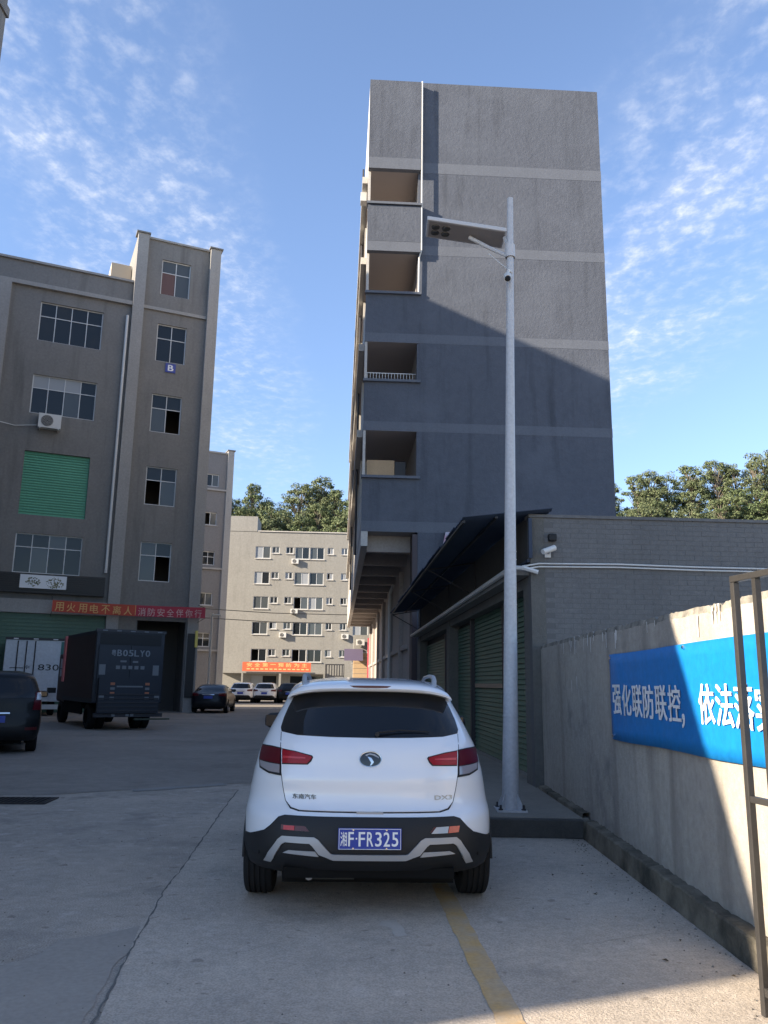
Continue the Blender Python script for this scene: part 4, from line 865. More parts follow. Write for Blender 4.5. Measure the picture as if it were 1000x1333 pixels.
        # make sure it faces outwards
        nrm = sum((Vector(p.normal)*p.area for p in me.polygons[:len(fo)]),Vector()); c = surf((lo[0]+hi[0])/2,(lo[1]+hi[1])/2,1.0)-surf((lo[0]+hi[0])/2,(lo[1]+hi[1])/2,0.0)
        if nrm.dot(c) < 0: me.flip_normals()
        return link(name, me, parent or s.root)
    def mir(s, name, poly, off, mtl, parent=None, **k):
        parent = parent or (None,None)
        a = s.panel(name, poly, off, mtl, parent[0] if isinstance(parent,tuple) else parent, **k); b = s.panel(name, [(-x,z) for x,z in poly], off, mtl, parent[1] if isinstance(parent,tuple) else parent, **k); return a,b
    def wheels(s, spokes=5):
        R_ = s.wr
        prof = [(-0.108,R_*0.62),(-0.112,R_*0.75),(-0.11,R_*0.9),(-0.10,R_*0.965),(-0.085,R_*0.99)]
        for g in (-0.06,-0.02,0.02,0.06): prof += [(g-0.006,R_),(g-0.005,R_-0.009),(g+0.005,R_-0.009),(g+0.006,R_)]
        prof += [(0.085,R_*0.99),(0.10,R_*0.965),(0.11,R_*0.9),(0.112,R_*0.75),(0.108,R_*0.62)]
        tm = MB().lathe(prof,'x',n=44).mesh('tyre', M['rubber'], True, 35)
        rm_ = MB(); rm_.lathe([(0.10,R_*0.63),(0.095,R_*0.58),(0.02,R_*0.55),(-0.10,R_*0.60)],'x',n=36); rm_.lathe([(0.085,0.0),(0.085,0.05),(0.06,0.06)],'x',n=20)
        for k in range(spokes):
            a = 2*math.pi*k/spokes; c_,s_ = math.cos(a),math.sin(a)
            p = lambda r,t,x: (x,r*c_-t*s_,r*s_+t*c_)
            rm_.add([p(0.03,-0.03,0.07),p(R_*0.6,-0.045,0.085),p(R_*0.6,0.045,0.085),p(0.03,0.03,0.07),p(0.03,-0.03,0.03),p(R_*0.6,-0.045,0.05),p(R_*0.6,0.045,0.05),p(0.03,0.03,0.03)],[(0,1,2,3),(7,6,5,4),(0,4,5,1),(1,5,6,2),(2,6,7,3),(3,7,4,0)])
        rme = rm_.mesh('rim', M['rim'], True, 40); dk = MB().lathe([(0.0,0.0),(0.0,R_*0.56)],'x',n=28).mesh('brake_disc', M['under'])
        for ya in s.axles:
            for sg in (-1,1):
                w = link('wheel', tm, s.root); w.location = (sg*s.track,ya,R_); w.rotation_euler = (0,0,0 if sg>0 else math.pi)
                link('rim', rme, w); link('brake_disc', dk, w)
    def mirrors(s, y, z, x0, mtl):
        for sg in (-1,1):
            q = MB(); q.lathe([(-0.10,0.0),(-0.095,0.05),(-0.05,0.078),(0.03,0.085),(0.09,0.07),(0.11,0.035),(0.115,0.0)],'x',(0,0,0),14); q.v = [(v[0],v[1]*0.75,v[2]*0.95) for v in q.v]
            o = q.build('wing_mirror', mtl, s.root, smooth=True, sharp=60); o.location = (sg*(x0+0.11),y,z)
            part('mirror_glass', M['carglass'], o, (-0.085,0.085,-0.068,-0.062,-0.05,0.055)); part('mirror_arm', M['black'], o, (-0.17*sg,-0.07*sg,-0.03,0.03,-0.06,-0.02))
    def side_glass(s, poly, mtl=None):
        for sg in (-1,1): s.panel('side_window', poly, 0.004, mtl or M['carglass'], surf=s.side(sg), step=0.08)
    def underbody(s, z=0.17, x=0.6, y0=0.25):
        part('underbody', M['under'], s.root, (-x,x,y0,s.axles[1]+0.4,z,0.32)); part('axle', M['under'], s.root, (-s.track+0.1,s.track-0.1,s.axles[0]-0.06,s.axles[0]+0.06,s.wr-0.08,s.wr+0.04))

# z, half width, rear y, rear corner depth, front y, front corner depth
HERO = [(0.24,0.80,0.30,0.35,4.10,0.5),(0.30,0.88,0.12,0.42,4.25,0.6),(0.36,0.905,0.055,0.50,4.31,0.65),(0.42,0.92,0.005,0.56,4.34,0.7),(0.50,0.93,0.0,0.60,4.35,0.7),(0.58,0.937,0.015,0.62,4.35,0.7),(0.66,0.935,0.04,0.62,4.34,0.7),
        (0.70,0.932,0.095,0.60,4.33,0.7),(0.735,0.927,0.148,0.58,4.31,0.7),(0.80,0.918,0.168,0.57,4.27,0.7),(0.85,0.910,0.170,0.56,4.18,0.75),(0.885,0.903,0.162,0.56,4.1,0.75),(0.95,0.892,0.174,0.55,3.85,0.7),(1.00,0.880,0.193,0.545,3.50,0.5),(1.05,0.868,0.20,0.54,3.22,0.4),(1.10,0.852,0.213,0.53,3.06,0.36),
        (1.15,0.832,0.240,0.51,2.94,0.34),(1.20,0.806,0.292,0.47,2.84,0.34),(1.26,0.778,0.355,0.43,2.72,0.34),(1.35,0.735,0.455,0.40,2.54,0.34),(1.45,0.685,0.565,0.38,2.34,0.36),(1.52,0.658,0.655,0.38,2.19,0.38),(1.57,0.63,0.755,0.40,2.06,0.40),(1.605,0.585,0.90,0.42,1.92,0.42),(1.63,0.49,1.08,0.40,1.78,0.35),(1.642,0.33,1.25,0.25,1.66,0.2)]
hero = Car(HERO, 'white_car', 'white compact SUV seen from behind with blue plate reading FR325', 'car', M['paintw'], (-0.065,6.0,0.005), R(2.2), lower=0.50)
h = hero
# gap line then tailgate skin
gate = [(0.0,0.700),(0.50,0.702),(0.565,0.715),(0.605,0.755),(0.625,0.83),(0.648,0.95),(0.655,1.05),(0.665,1.13),(0.672,1.222),(0.55,1.206),(0.3,1.200),(0.0,1.198)]
full = lambda p: p+[(-x,z) for x,z in p[::-1] if abs(x)>1e-6]
grow = [(x*1.011+0.001,z-0.006 if z<0.72 else z) for x,z in gate]
h.panel('gate_gap', full(grow), 0.0025, M['seam'], step=0.05)
tg = h.panel('tailgate', full(gate), 0.007, M['paintw'], step=0.035)
# crease on the tailgate below the lamps
win = [(0.0,1.192),(0.3,1.195),(0.55,1.202),(0.672,1.222),(0.682,1.25),(0.668,1.32),(0.640,1.40),(0.605,1.48),(0.575,1.525),(0.3,1.545),(0.0,1.55)]
rg = h.panel('rear_window', full(win), 0.009, M['carglass'], step=0.04)
# wiper
q = MB(); q.tube([h.rear(0.05,1.215,0.03),h.rear(0.22,1.235,0.028),h.rear(0.44,1.228,0.022)],[0.010,0.007,0.004],6); q.build('wiper', M['black'], rg)
q = MB(); c0 = h.rear(0.05,1.215,0.012); q.lathe([(0,0.018),(-0.03,0.016),(-0.03,0.0)],'y',c0,10); q.build('wiper_hub', M['black'], rg)
# tail lamps
lo_ = [(0.655,0.932),(0.74,0.940),(0.815,0.965),(0.828,1.02),(0.822,1.085),(0.815,1.112),(0.735,1.112),(0.662,1.104),(0.662,1.0)]
bz = h.mir('tail_lamp', [(0.648,0.922),(0.745,0.93),(0.826,0.958),(0.840,1.02),(0.832,1.09),(0.822,1.122),(0.735,1.121),(0.658,1.112),(0.658,1.0)], 0.008, M['black'])
h.mir('lamp_lens', [(0.66,1.0),(0.825,1.015),(0.820,1.085),(0.815,1.112),(0.735,1.112),(0.664,1.104)], 0.016, M['lampdark'], bz)
h.mir('lamp_lens_clear', [(0.660,0.938),(0.74,0.944),(0.812,0.968),(0.823,1.010),(0.74,1.0),(0.662,0.995)], 0.015, M['lampclear'], bz)
gz = h.mir('gate_lamp', [(0.43,1.030),(0.455,1.006),(0.645,1.000),(0.652,1.108),(0.55,1.096),(0.425,1.070),(0.417,1.058)], 0.011, M['black'], tg)
h.mir('lamp_lens', [(0.438,1.036),(0.460,1.013),(0.640,1.008),(0.645,1.100),(0.55,1.089),(0.431,1.064),(0.425,1.055)], 0.018, M['lampred'], gz)
h.mir('lamp_strip', [(0.47,1.046),(0.635,1.043),(0.638,1.058),(0.472,1.056)], 0.0205, mat('lamp_bright_red',(0.45,0.012,0.02),0.3,coat=0.1), gz)
# black bumper insert, silver horns, reflectors
blk = [(0.0,0.668),(0.60,0.668),(0.645,0.656),(0.70,0.600),(0.745,0.562),(0.775,0.552),(0.80,0.505),(0.78,0.43),(0.72,0.36),(0.55,0.325),(0.0,0.318)]
bi = h.panel('bumper_insert', full(blk), 0.010, M['black'], step=0.04)
h.mir('bumper_corner', [(0.772,0.553),(0.86,0.520),(0.905,0.512),(0.908,0.45),(0.885,0.385),(0.78,0.40)], 0.009, M['black'], step=0.02)
horn = [(-0.735,0.372),(-0.715,0.402),(-0.635,0.515),(-0.605,0.538),(-0.385,0.540),(-0.355,0.526),(-0.268,0.442),(-0.25,0.437)]
hi_ = [(-0.30,0.420),(-0.348,0.434),(-0.395,0.488),(-0.415,0.502),(-0.582,0.502),(-0.608,0.486),(-0.682,0.368)]
outl = horn+[(-x,z) for x,z in horn[::-1]]+[(-x,z) for x,z in hi_[::-1]]+[(0.25,0.408),(-0.25,0.408)]+hi_
h.panel('bumper_trim', outl, 0.024, M['silver'], step=0.025, back=0.0)
h.mir('trim_pocket', [(0.375,0.452),(0.56,0.452),(0.60,0.432),(0.35,0.420)], 0.016, M['silver'])
h.mir('reflector', [(0.42,0.575),(0.45,0.608),(0.62,0.610),(0.62,0.578)], 0.013, M['brakelamp'])
h.panel('reflector_lens', [(-0.60,0.578),(-0.60,0.606),(-0.525,0.606),(-0.525,0.578)], 0.018, mat('reflector_red',(0.45,0.015,0.02),0.35,coat=0.1))
h.panel('reversing_lamp', [(0.428,0.566),(0.465,0.607),(0.555,0.609),(0.545,0.566)], 0.018, mat('reverse_lens',(0.42,0.43,0.44),0.25,coat=1.0)); h.panel('fog_lamp', [(0.55,0.566),(0.56,0.609),(0.635,0.609),(0.625,0.568)], 0.018, mat('fog_lens',(0.45,0.04,0.03),0.25,coat=1.0))
part('gate_handle', M['silver'], tg, (-0.095,0.095,h.r(0.69)+0.0,h.r(0.69)+0.06,0.684,0.702))
# number plate
pl = part('number_plate', M['plate'], h.root, (-0.22,0.22,-0.032,-0.012,0.472,0.612), bevel=0.006)
bd = MB(); 
for a in ((-0.214,0.214,0.606,0.609),(-0.214,0.214,0.475,0.478),(-0.214,-0.211,0.478,0.606),(0.211,0.214,0.478,0.606)): bd.box(a[0],a[1],-0.0335,-0.0325,a[2],a[3])
bd.build('plate_border', M['white'], pl)
xs = -0.203
for ch,w in (('湘',0.050),('F',0.040)): lettering(ch, M['white'], pl, (xs,-0.0335,0.496), (1,0,0), w*0.88, 0.092, 0.008 if ch=='湘' else 0.012, thick=0.0015); xs += w+0.005
q = MB(); q.lathe([(-0.0335,0.0),(-0.0335,0.006),(-0.032,0.006)],'y',(xs+0.010,0,0.545),10); q.build('plate_dot', M['white'], pl); xs += 0.026
for ch in 'FR325': lettering(ch, M['white'], pl, (xs,-0.0335,0.496), (1,0,0), 0.042, 0.092, 0.012, thick=0.0015); xs += 0.0575
for (x,z) in ((-0.115,0.602),(-0.115,0.482),(0.115,0.602),(0.115,0.482)):
    q = MB(); q.lathe([(-0.038,0.0),(-0.038,0.006),(-0.032,0.007)],'y',(x,0,z),10); q.build('plate_screw', M['chrome'], pl)
# emblem and badges
ec = h.rear(0.0,1.05,0.0)
em = empty('emblem', (0,0,0)); em.parent = h.root
bpy.data.objects.remove(em)
q = MB(); nn = 32; ring = [(0.078*math.cos(2*math.pi*k/nn),0.050*math.sin(2*math.pi*k/nn)) for k in range(nn)]
em = h.panel('emblem', [(x,1.05+z) for x,z in ring], 0.016, mat('emblem_black',(0.01,0.011,0.013),0.2,coat=0.5), tg, step=0.02)
sw = [(-0.030,0.020),(-0.010,0.031),(0.020,0.026),(0.062,0.008),(0.060,0.016),(0.030,0.034),(-0.005,0.040),(-0.040,0.028)]
h.panel('emblem_swirl', [(x,1.05+z) for x,z in sw], 0.019, M['silver'], em, step=0.01, back=0.01)
h.panel('emblem_swirl', [(x,1.05+z) for x,z in [(-0.022,0.018),(0.006,0.010),(0.026,-0.018),(0.008,-0.040),(-0.004,-0.044),(0.006,-0.022)]], 0.0195, M['chrome'], em, step=0.01, back=0.01)
rim_ = ring+[]
q = MB(); pts = [h.rear(x*1.02,1.05+z*1.02,0.014) for x,z in ring]; q.tube(pts+[pts[0]],0.0035,6,caps=False); q.build('emblem_rim', M['chrome'], em, smooth=True)
def badge(body, x0, x1, z0, z1, mtl):
    y = h.yr((x0+x1)/2,(z0+z1)/2); l_ = lettering(body, mtl, tg, (x0,0,z0), (1,0,0), x1-x0, z1-z0, 0.01, name='badge', thick=0.003)
    me = l_.data; n = len(me.vertices); a = np.empty(n*3); me.vertices.foreach_get('co',a); a = a.reshape(-1,3)
    for i in range(n): p = h.rear(a[i,0],a[i,2],0.0085-a[i,1]); a[i] = p
    me.vertices.foreach_set('co',a.ravel()); me.update()
badge('东南汽车', -0.555, -0.385, 0.770, 0.806, mat('badge_grey',(0.10,0.105,0.10),0.4))
badge('DX3', 0.47, 0.60, 0.772, 0.804, mat('badge_silver',(0.42,0.40,0.36),0.35,metal=0.4))
# roof spoiler
sp = MB(); nx = 29; prof = [(1.06,1.634),(0.85,1.628),(0.65,1.608),(0.565,1.592),(0.535,1.578),(0.528,1.556),(0.540,1.538),(0.60,1.530),(0.80,1.525)]
vv = []
for i in range(nx):
    t = -1+2*i/(nx-1); x = 0.655*t; a = abs(t); drop = 0.012*a**2+0.050*a**5; sh_ = 0.10*a**3; e = 1.0 if a<0.97 else 0.97
    for (y,z) in prof: vv.append((x*(1-0.10*max(0,(z-1.54))/0.09*a**3),y+sh_,z-drop))
n = len(prof); sp.add(vv,[(i*n+k,(i+1)*n+k,(i+1)*n+k+1,i*n+k+1) for i in range(nx-1) for k in range(n-1)]+[tuple(range(n)),tuple((nx-1)*n+k for k in range(n))[::-1]])
bm = bmesh.new(); me = bpy.data.meshes.new('spoiler'); me.from_pydata(sp.v,[],sp.f); bm.from_mesh(me); bmesh.ops.recalc_face_normals(bm,faces=bm.faces); bm.to_mesh(me); bm.free(); me.materials.append(M['paintw']); me.polygons.foreach_set('use_smooth',[True]*len(me.polygons)); me.set_sharp_from_angle(angle=R(50)); spo = link('spoiler', me, h.root)
bk = MB(); vv = []
for i in range(13):
    t = -1+2*i/12; x = 0.20*t; vv += [(x,0.531+0.02*abs(t)**3,1.578-0.003*t*t),(x,0.531+0.02*abs(t)**3,1.560+0.010*abs(t)**4)]
bk.add([(a[0],a[1]-0.006,a[2]) for a in vv]+[(a[0],a[1]+0.04,a[2]) for a in vv],[(2*i+1,2*i+3,2*i+2,2*i) for i in range(12)]+[(26+2*i,26+2*i+2,2*i+2,2*i) for i in range(12)]+[(2*i+1,2*i+3,26+2*i+3,26+2*i+1) for i in range(12)]); bk.build('brake_light', M['brakelamp'], spo)
# roof rails, antenna, side details
for sg in (-1,1):
    q = MB(); q.tube([(sg*0.53,0.84,1.565),(sg*0.535,0.88,1.625),(sg*0.54,0.98,1.652),(sg*0.545,1.4,1.665),(sg*0.545,1.85,1.655),(sg*0.54,1.98,1.62),(sg*0.54,2.02,1.58)],[0.022,0.022,0.018,0.016,0.016,0.018,0.02],8); q.build('roof_rail', M['silver'], h.root, smooth=True)
h.side_glass([(0.98,1.215),(2.62,1.19),(2.36,1.36),(2.12,1.50),(1.25,1.50),(1.08,1.40)])
for sg in (-1,1):
    h.panel('door_gap', [(1.62,0.5),(1.632,0.5),(1.632,1.2),(1.62,1.2)], 0.002, M['seam'], surf=h.side(sg), step=0.1); h.panel('door_gap', [(2.62,0.5),(2.632,0.5),(2.632,1.15),(2.62,1.15)], 0.002, M['seam'], surf=h.side(sg), step=0.1)
    for y in (1.40,2.40): h.panel('door_handle', [(y,1.00),(y+0.18,1.00),(y+0.18,1.025),(y,1.025)], 0.025, M['paintw'], surf=h.side(sg), step=0.06)
    for ya in h.axles:
        q = MB(); q.tube([(sg*0.918,ya+0.41*math.cos(t),0.34+0.41*math.sin(t)) for t in np.linspace(-0.02,math.pi+0.02,24)],0.012,7); q.build('arch_trim', M['black'], h.root, smooth=True)
h.panel('windscreen', [(-0.62,1.10),(0.62,1.10),(0.52,1.50),(-0.52,1.50)], 0.004, M['carglass'], surf=h.front, step=0.08)
h.wheels(); h.mirrors(2.55,1.215,0.80,M['black']); h.underbody(0.19,0.62,0.30)
q = MB(); q.tube([(-0.45,0.34,0.27),(-0.10,0.34,0.27)],0.075,14); q.build('muffler', mat('muffler_steel',(0.10,0.10,0.09),0.5,metal=0.5), h.root, smooth=True)
q = MB(); q.tube([(-0.42,0.16,0.26),(-0.42,0.42,0.27)],0.028,10); q.build('exhaust_pipe', M['rim'], h.root, smooth=True)
part('rear_valance', M['under'], h.root, (-0.60,0.60,0.10,0.22,0.262,0.33))

def simple_car(name, label, paint, loc, yaw, kind, group=None, plate=None):
    if kind == 'suv':
        t = [(0.26,0.84,0.25,0.35,4.4,0.5),(0.36,0.90,0.06,0.35,4.55,0.5),(0.50,0.93,0.0,0.35,4.6,0.5),(0.70,0.94,0.02,0.33,4.6,0.5),(0.90,0.935,0.06,0.32,4.5,0.5),(1.0,0.93,0.07,0.32,4.2,0.45),(1.06,0.925,0.075,0.32,3.6,0.4),(1.12,0.915,0.085,0.32,3.3,0.35),(1.20,0.90,0.10,0.32,3.15,0.32),(1.4,0.835,0.19,0.30,2.85,0.32),(1.6,0.755,0.29,0.30,2.55,0.34),(1.68,0.70,0.36,0.32,2.4,0.36),(1.735,0.60,0.5,0.34,2.2,0.36),(1.755,0.42,0.75,0.3,1.95,0.3)]
        ax = (0.95,3.6); top = 1.58; bot = 1.16; wr = 0.37
    elif kind == 'sedan':
        t = [(0.24,0.80,0.25,0.35,4.3,0.5),(0.34,0.87,0.06,0.45,4.45,0.6),(0.50,0.90,0.0,0.5,4.5,0.6),(0.70,0.905,0.02,0.5,4.48,0.6),(0.82,0.90,0.05,0.5,4.4,0.6),(0.90,0.885,0.07,0.5,3.9,0.5),(0.96,0.87,0.10,0.48,3.4,0.45),(1.02,0.845,0.30,0.42,3.15,0.4),(1.08,0.815,0.50,0.40,3.0,0.36),(1.2,0.75,0.72,0.38,2.75,0.34),(1.32,0.67,1.0,0.38,2.45,0.34),(1.40,0.58,1.28,0.36,2.2,0.34),(1.43,0.42,1.5,0.3,2.0,0.25)]
        ax = (0.95,3.6); top = 1.34; bot = 1.05; wr = 0.32
    else:
        t = [(0.24,0.82,0.25,0.35,4.1,0.5),(0.34,0.88,0.05,0.42,4.3,0.55),(0.50,0.91,0.0,0.45,4.35,0.6),(0.68,0.915,0.03,0.45,4.34,0.6),(0.85,0.905,0.10,0.45,4.2,0.6),(0.95,0.89,0.13,0.45,3.7,0.5),(1.02,0.87,0.16,0.43,3.25,0.4),(1.10,0.84,0.22,0.40,3.0,0.36),(1.2,0.79,0.31,0.38,2.8,0.34),(1.35,0.72,0.44,0.36,2.5,0.34),(1.45,0.66,0.53,0.36,2.3,0.36),(1.51,0.57,0.7,0.36,2.1,0.36),(1.53,0.4,0.95,0.3,1.9,0.3)]
        ax = (0.9,3.45); top = 1.42; bot = 1.08; wr = 0.33
    c = Car(t, name, label, 'car', paint, loc, yaw, lower=0.42, axles=ax, wr=wr, track=0.80, group=group, zsl=[float(z) for z in np.linspace(t[0][0],t[-1][0],26)])
    wb,wt = c.w(bot)*0.86,c.w(top)*0.84
    rg = c.panel('rear_window', [(-wb,bot+0.02),(0,bot),(wb,bot+0.02),(wt,top),(0,top+0.015),(-wt,top)], 0.006, M['carglass'], step=0.08)
    zl = bot-0.14 if kind != 'suv' else 1.02
    w = c.w(zl)
    if kind == 'suv': la = [(w*0.80,0.92),(w*0.965,0.92),(w*0.965,1.32),(w*0.84,1.30)]
    else: la = [(w*0.55,zl-0.05),(w*0.96,zl-0.07),(w*0.955,zl+0.09),(w*0.58,zl+0.06)]
    lz = c.mir('tail_lamp', la, 0.012, M['lampdark'], step=0.04)
    if kind == 'suv': c.mir('lamp_lens_clear', [(w*0.86,1.13),(w*0.955,1.13),(w*0.955,1.29),(w*0.87,1.28)], 0.02, mat('clear_lens_bright',(0.5,0.5,0.52),0.15,coat=1.0), lz, step=0.04); c.mir('bumper_reflector', [(0.62,0.50),(0.86,0.50),(0.86,0.56),(0.62,0.56)], 0.012, M['brakelamp'], step=0.05)
    c.panel('lower_bumper', [(-0.72,0.30),(0.72,0.30),(0.80,0.45),(0.62,0.58),(-0.62,0.58),(-0.80,0.45)], 0.008, M['black'], step=0.08)
    zp = 0.66 if kind != 'sedan' else 0.72
    np_ = c.panel('number_plate', [(-0.22,zp),(0.22,zp),(0.22,zp+0.14),(-0.22,zp+0.14)], 0.02, M['plate'], step=0.08)
    c.panel('handle_bar', [(-0.3,zp+0.18),(0.3,zp+0.18),(0.3,zp+0.21),(-0.3,zp+0.21)], 0.018, M['chrome'], step=0.08)
    c.side_glass([(1.15 if kind!='sedan' else 1.5,bot+0.05),(2.75,bot+0.03),(2.4,top-0.03),(1.35 if kind!='sedan' else 1.75,top-0.03)])
    c.panel('windscreen', [(-0.6,bot+0.05),(0.6,bot+0.05),(0.5,top-0.02),(-0.5,top-0.02)], 0.004, M['carglass'], surf=c.front, step=0.1)
    c.wheels(); c.mirrors(2.75,bot+0.06,c.w(bot),paint if kind != 'suv' else M['black']); c.underbody(0.2,0.58,0.3)
    return c
simple_car('black_car', 'black SUV cut off by the left edge of the photo', M['paintk'], (-8.22,17.85,0.006), R(24), 'suv')
simple_car('dark_car', 'dark sedan parked by the right corner of the factory block', M['paintd'], (-8.75,42.2,0.006), R(3), 'sedan')
simple_car('white_car', 'left of the two white hatchbacks parked before the apartment block', M['paintw'], (-10.75,63.5,0.006), R(0), 'hatch', 'cars parked before the apartments')
simple_car('white_car', 'right of the two white hatchbacks parked before the apartment block', M['paintw'], (-8.98,63.9,0.006), R(1), 'hatch', 'cars parked before the apartments')
simple_car('dark_car', 'black hatchback parked right of the white ones before the apartment block', M['paintk'], (-7.15,64.2,0.006), R(2), 'hatch', 'cars parked before the apartments')

# ================================================================== TRUCKS
TK = empty('box_truck', (-8.30,27.3,0), R(32), 'dark navy box truck with folded tail lift parked before the factory block', 'truck')
part('cargo_box', M['truckblue'], TK, (-1.12,1.12,0.0,4.6,0.85,3.18), bevel=0.03)
part('side_panel', M['truckside'], TK, (-1.135,-1.122,0.1,4.5,1.0,3.05))
part('roof_edge', M['steel_dark'], TK, (-1.15,1.15,-0.03,0.06,3.12,3.22))
for k in range(5): part('marker_light', M['paper'], TK, (-0.95+k*0.45,-0.80+k*0.45,-0.05,-0.031,3.155,3.19))
part('door_recess', M['black'], TK, (-1.0,1.0,-0.012,-0.001,2.72,3.08))
dr = part('rear_door', M['truckblue'], TK, (-1.02,-0.008,-0.05,-0.014,1.2,2.70)); part('rear_door', M['truckblue'], TK, (0.008,1.02,-0.05,-0.014,1.2,2.70))
xs = -0.62
for ch in '粤B05LY0': lettering(ch, M['txtdim'] if ch!='粤' else M['txtdim'], TK, (xs,-0.054,2.36), (1,0,0), 0.14, 0.20, 0.02); xs += 0.185
part('lettering_line', M['paper'], TK, (-0.32,-0.12,-0.054,-0.051,2.16,2.22), (0.08,0.26,-0.054,-0.051,2.15,2.21))
part('lettering_line', M['paper'], TK, *[(-0.45+k*0.2,-0.32+k*0.2,-0.054,-0.051,1.94,2.05) for k in range(5)])
part('lettering_line', M['paper'], TK, (-0.30,0.24,-0.054,-0.051,1.62,1.66))
for x in (-0.98,0.76): part('sticker', M['paper'], TK, (x,x+0.2,-0.056,-0.051,1.75,2.08))
lf = part('tail_lift', M['truckblue'], TK, (-0.98,0.98,-0.22,-0.06,0.55,1.66)); 
for k in range(5): part('lift_rib', M['steel_dark'], lf, (-0.96,0.96,-0.245,-0.221,0.60+k*0.13,0.64+k*0.13))
part('white_strip', M['paper'], lf, (-0.42,0.42,-0.228,-0.221,1.36,1.41))
for x in (-0.62,0.5):
    for k in range(4):
        q = MB(); sgn = 1 if x<0 else -1; z = 0.98+k*0.15; q.prism_y([(x,z),(x+0.14,z+0.10*sgn if False else z),(x+0.14,z+0.08),(x,z+0.08)],-0.228,-0.221); q.build('warning_stripe', M['stripe'] if k%2 else M['paper'], lf)
for x in (-0.96,0.82): part('plate_sticker', M['paper'], lf, (x,x+0.16,-0.228,-0.221,0.98,1.1))
part('bumper', M['steel_dark'], TK, (-1.05,1.15,-0.15,0.0,0.42,0.54)); part('chassis', M['under'], TK, (-0.45,0.45,0.0,6.4,0.55,0.85)); part('skirt', M['under'], TK, (-1.08,-1.02,1.6,4.4,0.45,0.85))
part('lift_foot', mat('olive_step',(0.05,0.06,0.04),0.7), TK, (0.2,1.35,-0.32,-0.16,0.33,0.38))
for (x) in (-0.5,-0.05,0.1): part('tail_lamp', M['paper'], TK, (x,x+0.1,-0.17,-0.151,0.44,0.52))
part('sunlit_edge', M['sun_edge'], TK, (-1.19,-1.10,4.45,4.72,1.5,3.15), bevel=0.03)  # pale red strip paints the sun catching the box's front corner
cb_ = part('cab', M['truckside'], TK, (-0.98,0.98,4.85,6.5,0.75,2.55), bevel=0.12); part('cab_window', M['carglass'], cb_, (-0.99,-0.982,5.2,6.1,1.7,2.35)); part('cab_window', M['carglass'], cb_, (0.982,0.99,5.2,6.1,1.7,2.35))
tp_ = [(-0.13,0.24),(-0.14,0.34),(-0.10,0.41),(0.10,0.41),(0.14,0.34),(0.13,0.24)]
tme = MB().lathe(tp_,'x',n=28).mesh('tyre', M['rubber'], True); hme = MB().lathe([(0.05,0.0),(0.05,0.12),(0.0,0.14),(0.0,0.24)],'x',n=20).mesh('rim', M['lampgrey'], True)
for (x,y) in ((-0.88,1.1),(-0.60,1.1),(0.88,1.1),(0.60,1.1),(-0.85,5.6),(0.85,5.6)):
    w_ = link('wheel', tme, TK); w_.location = (x,y,0.41); link('rim', hme, w_)
WT = empty('box_truck', (-15.15,36.1,0), R(24), 'white box truck with rear locking bars behind the black SUV', 'truck')
part('cargo_box', M['truckwhite'], WT, (-1.2,1.2,0.0,5.5,0.62,3.30), bevel=0.03); part('roof_edge', M['steel_dark'], WT, (-1.22,1.22,-0.03,0.05,3.24,3.34))
for k in range(3): part('marker_light', M['white'], WT, (-0.9+k*0.8,-0.7+k*0.8,-0.045,-0.031,3.27,3.31))
for x in (-0.7,-0.35,0.0): 
    q = MB(); q.tube([(x,-0.03,0.8),(x,-0.03,3.2)],0.025,6); q.build('locking_bar', M['steel_dark'], WT)
lettering('830', M['cable'], WT, (0.18,-0.006,1.95), (1,0,0), 0.85, 0.26, 0.0); lettering('一*', M['cable'], WT, (-0.95,-0.006,2.0), (1,0,0), 0.8, 0.16, 0.0)
part('corner_post', mat('teal_post',(0.05,0.16,0.14),0.6), WT, (1.05,1.22,-0.02,0.0,1.2,3.2)); part('bumper', M['pvc'], WT, (-1.15,1.15,-0.08,0.02,0.30,0.50)); part('chassis', M['under'], WT, (-0.5,0.5,0.0,6.5,0.35,0.62))
part('wing_mirror', M['black'], WT, (0.62,0.98,-0.5,-0.42,1.0,1.22)); part('mirror_arm', M['black'], WT, (0.78,0.82,-0.42,0.0,1.08,1.12))
for (x,y) in ((-0.9,1.2),(0.9,1.2)):
    w_ = link('wheel', tme, WT); w_.location = (x,y,0.41); link('rim', hme, w_)

# far lamp post and overhead wires
FL = empty('street_lamp', (-10.5,50.5,0), 0, 'slim pale lamp post beside the grey block behind the dark sedan', 'street lamp')
q = MB(); q.tube([(0,0,0),(0,0,5.7)],[0.09,0.06],10); q.build('pole', M['pvc'], FL, smooth=True); q = MB(); q.tube([(0,0,5.55),(0.3,0,5.6),(0.55,0,5.55)],0.05,8); q.build('lamp_head', M['pvc'], FL, smooth=True)
for i,(z,l_) in enumerate(((7.9,'upper of the black wires crossing before the apartment block'),(7.1,'lower of the black wires crossing before the apartment block'))):
    q = MB(); q.tube([(-22,70,z+0.4),(-16,72,z-0.05),(-10,74,z-0.2),(-4,76,z-0.1),(-1.9,77,z)],0.035,5); tag(q.build('overhead_wire', M['cable']), l_, 'wire')

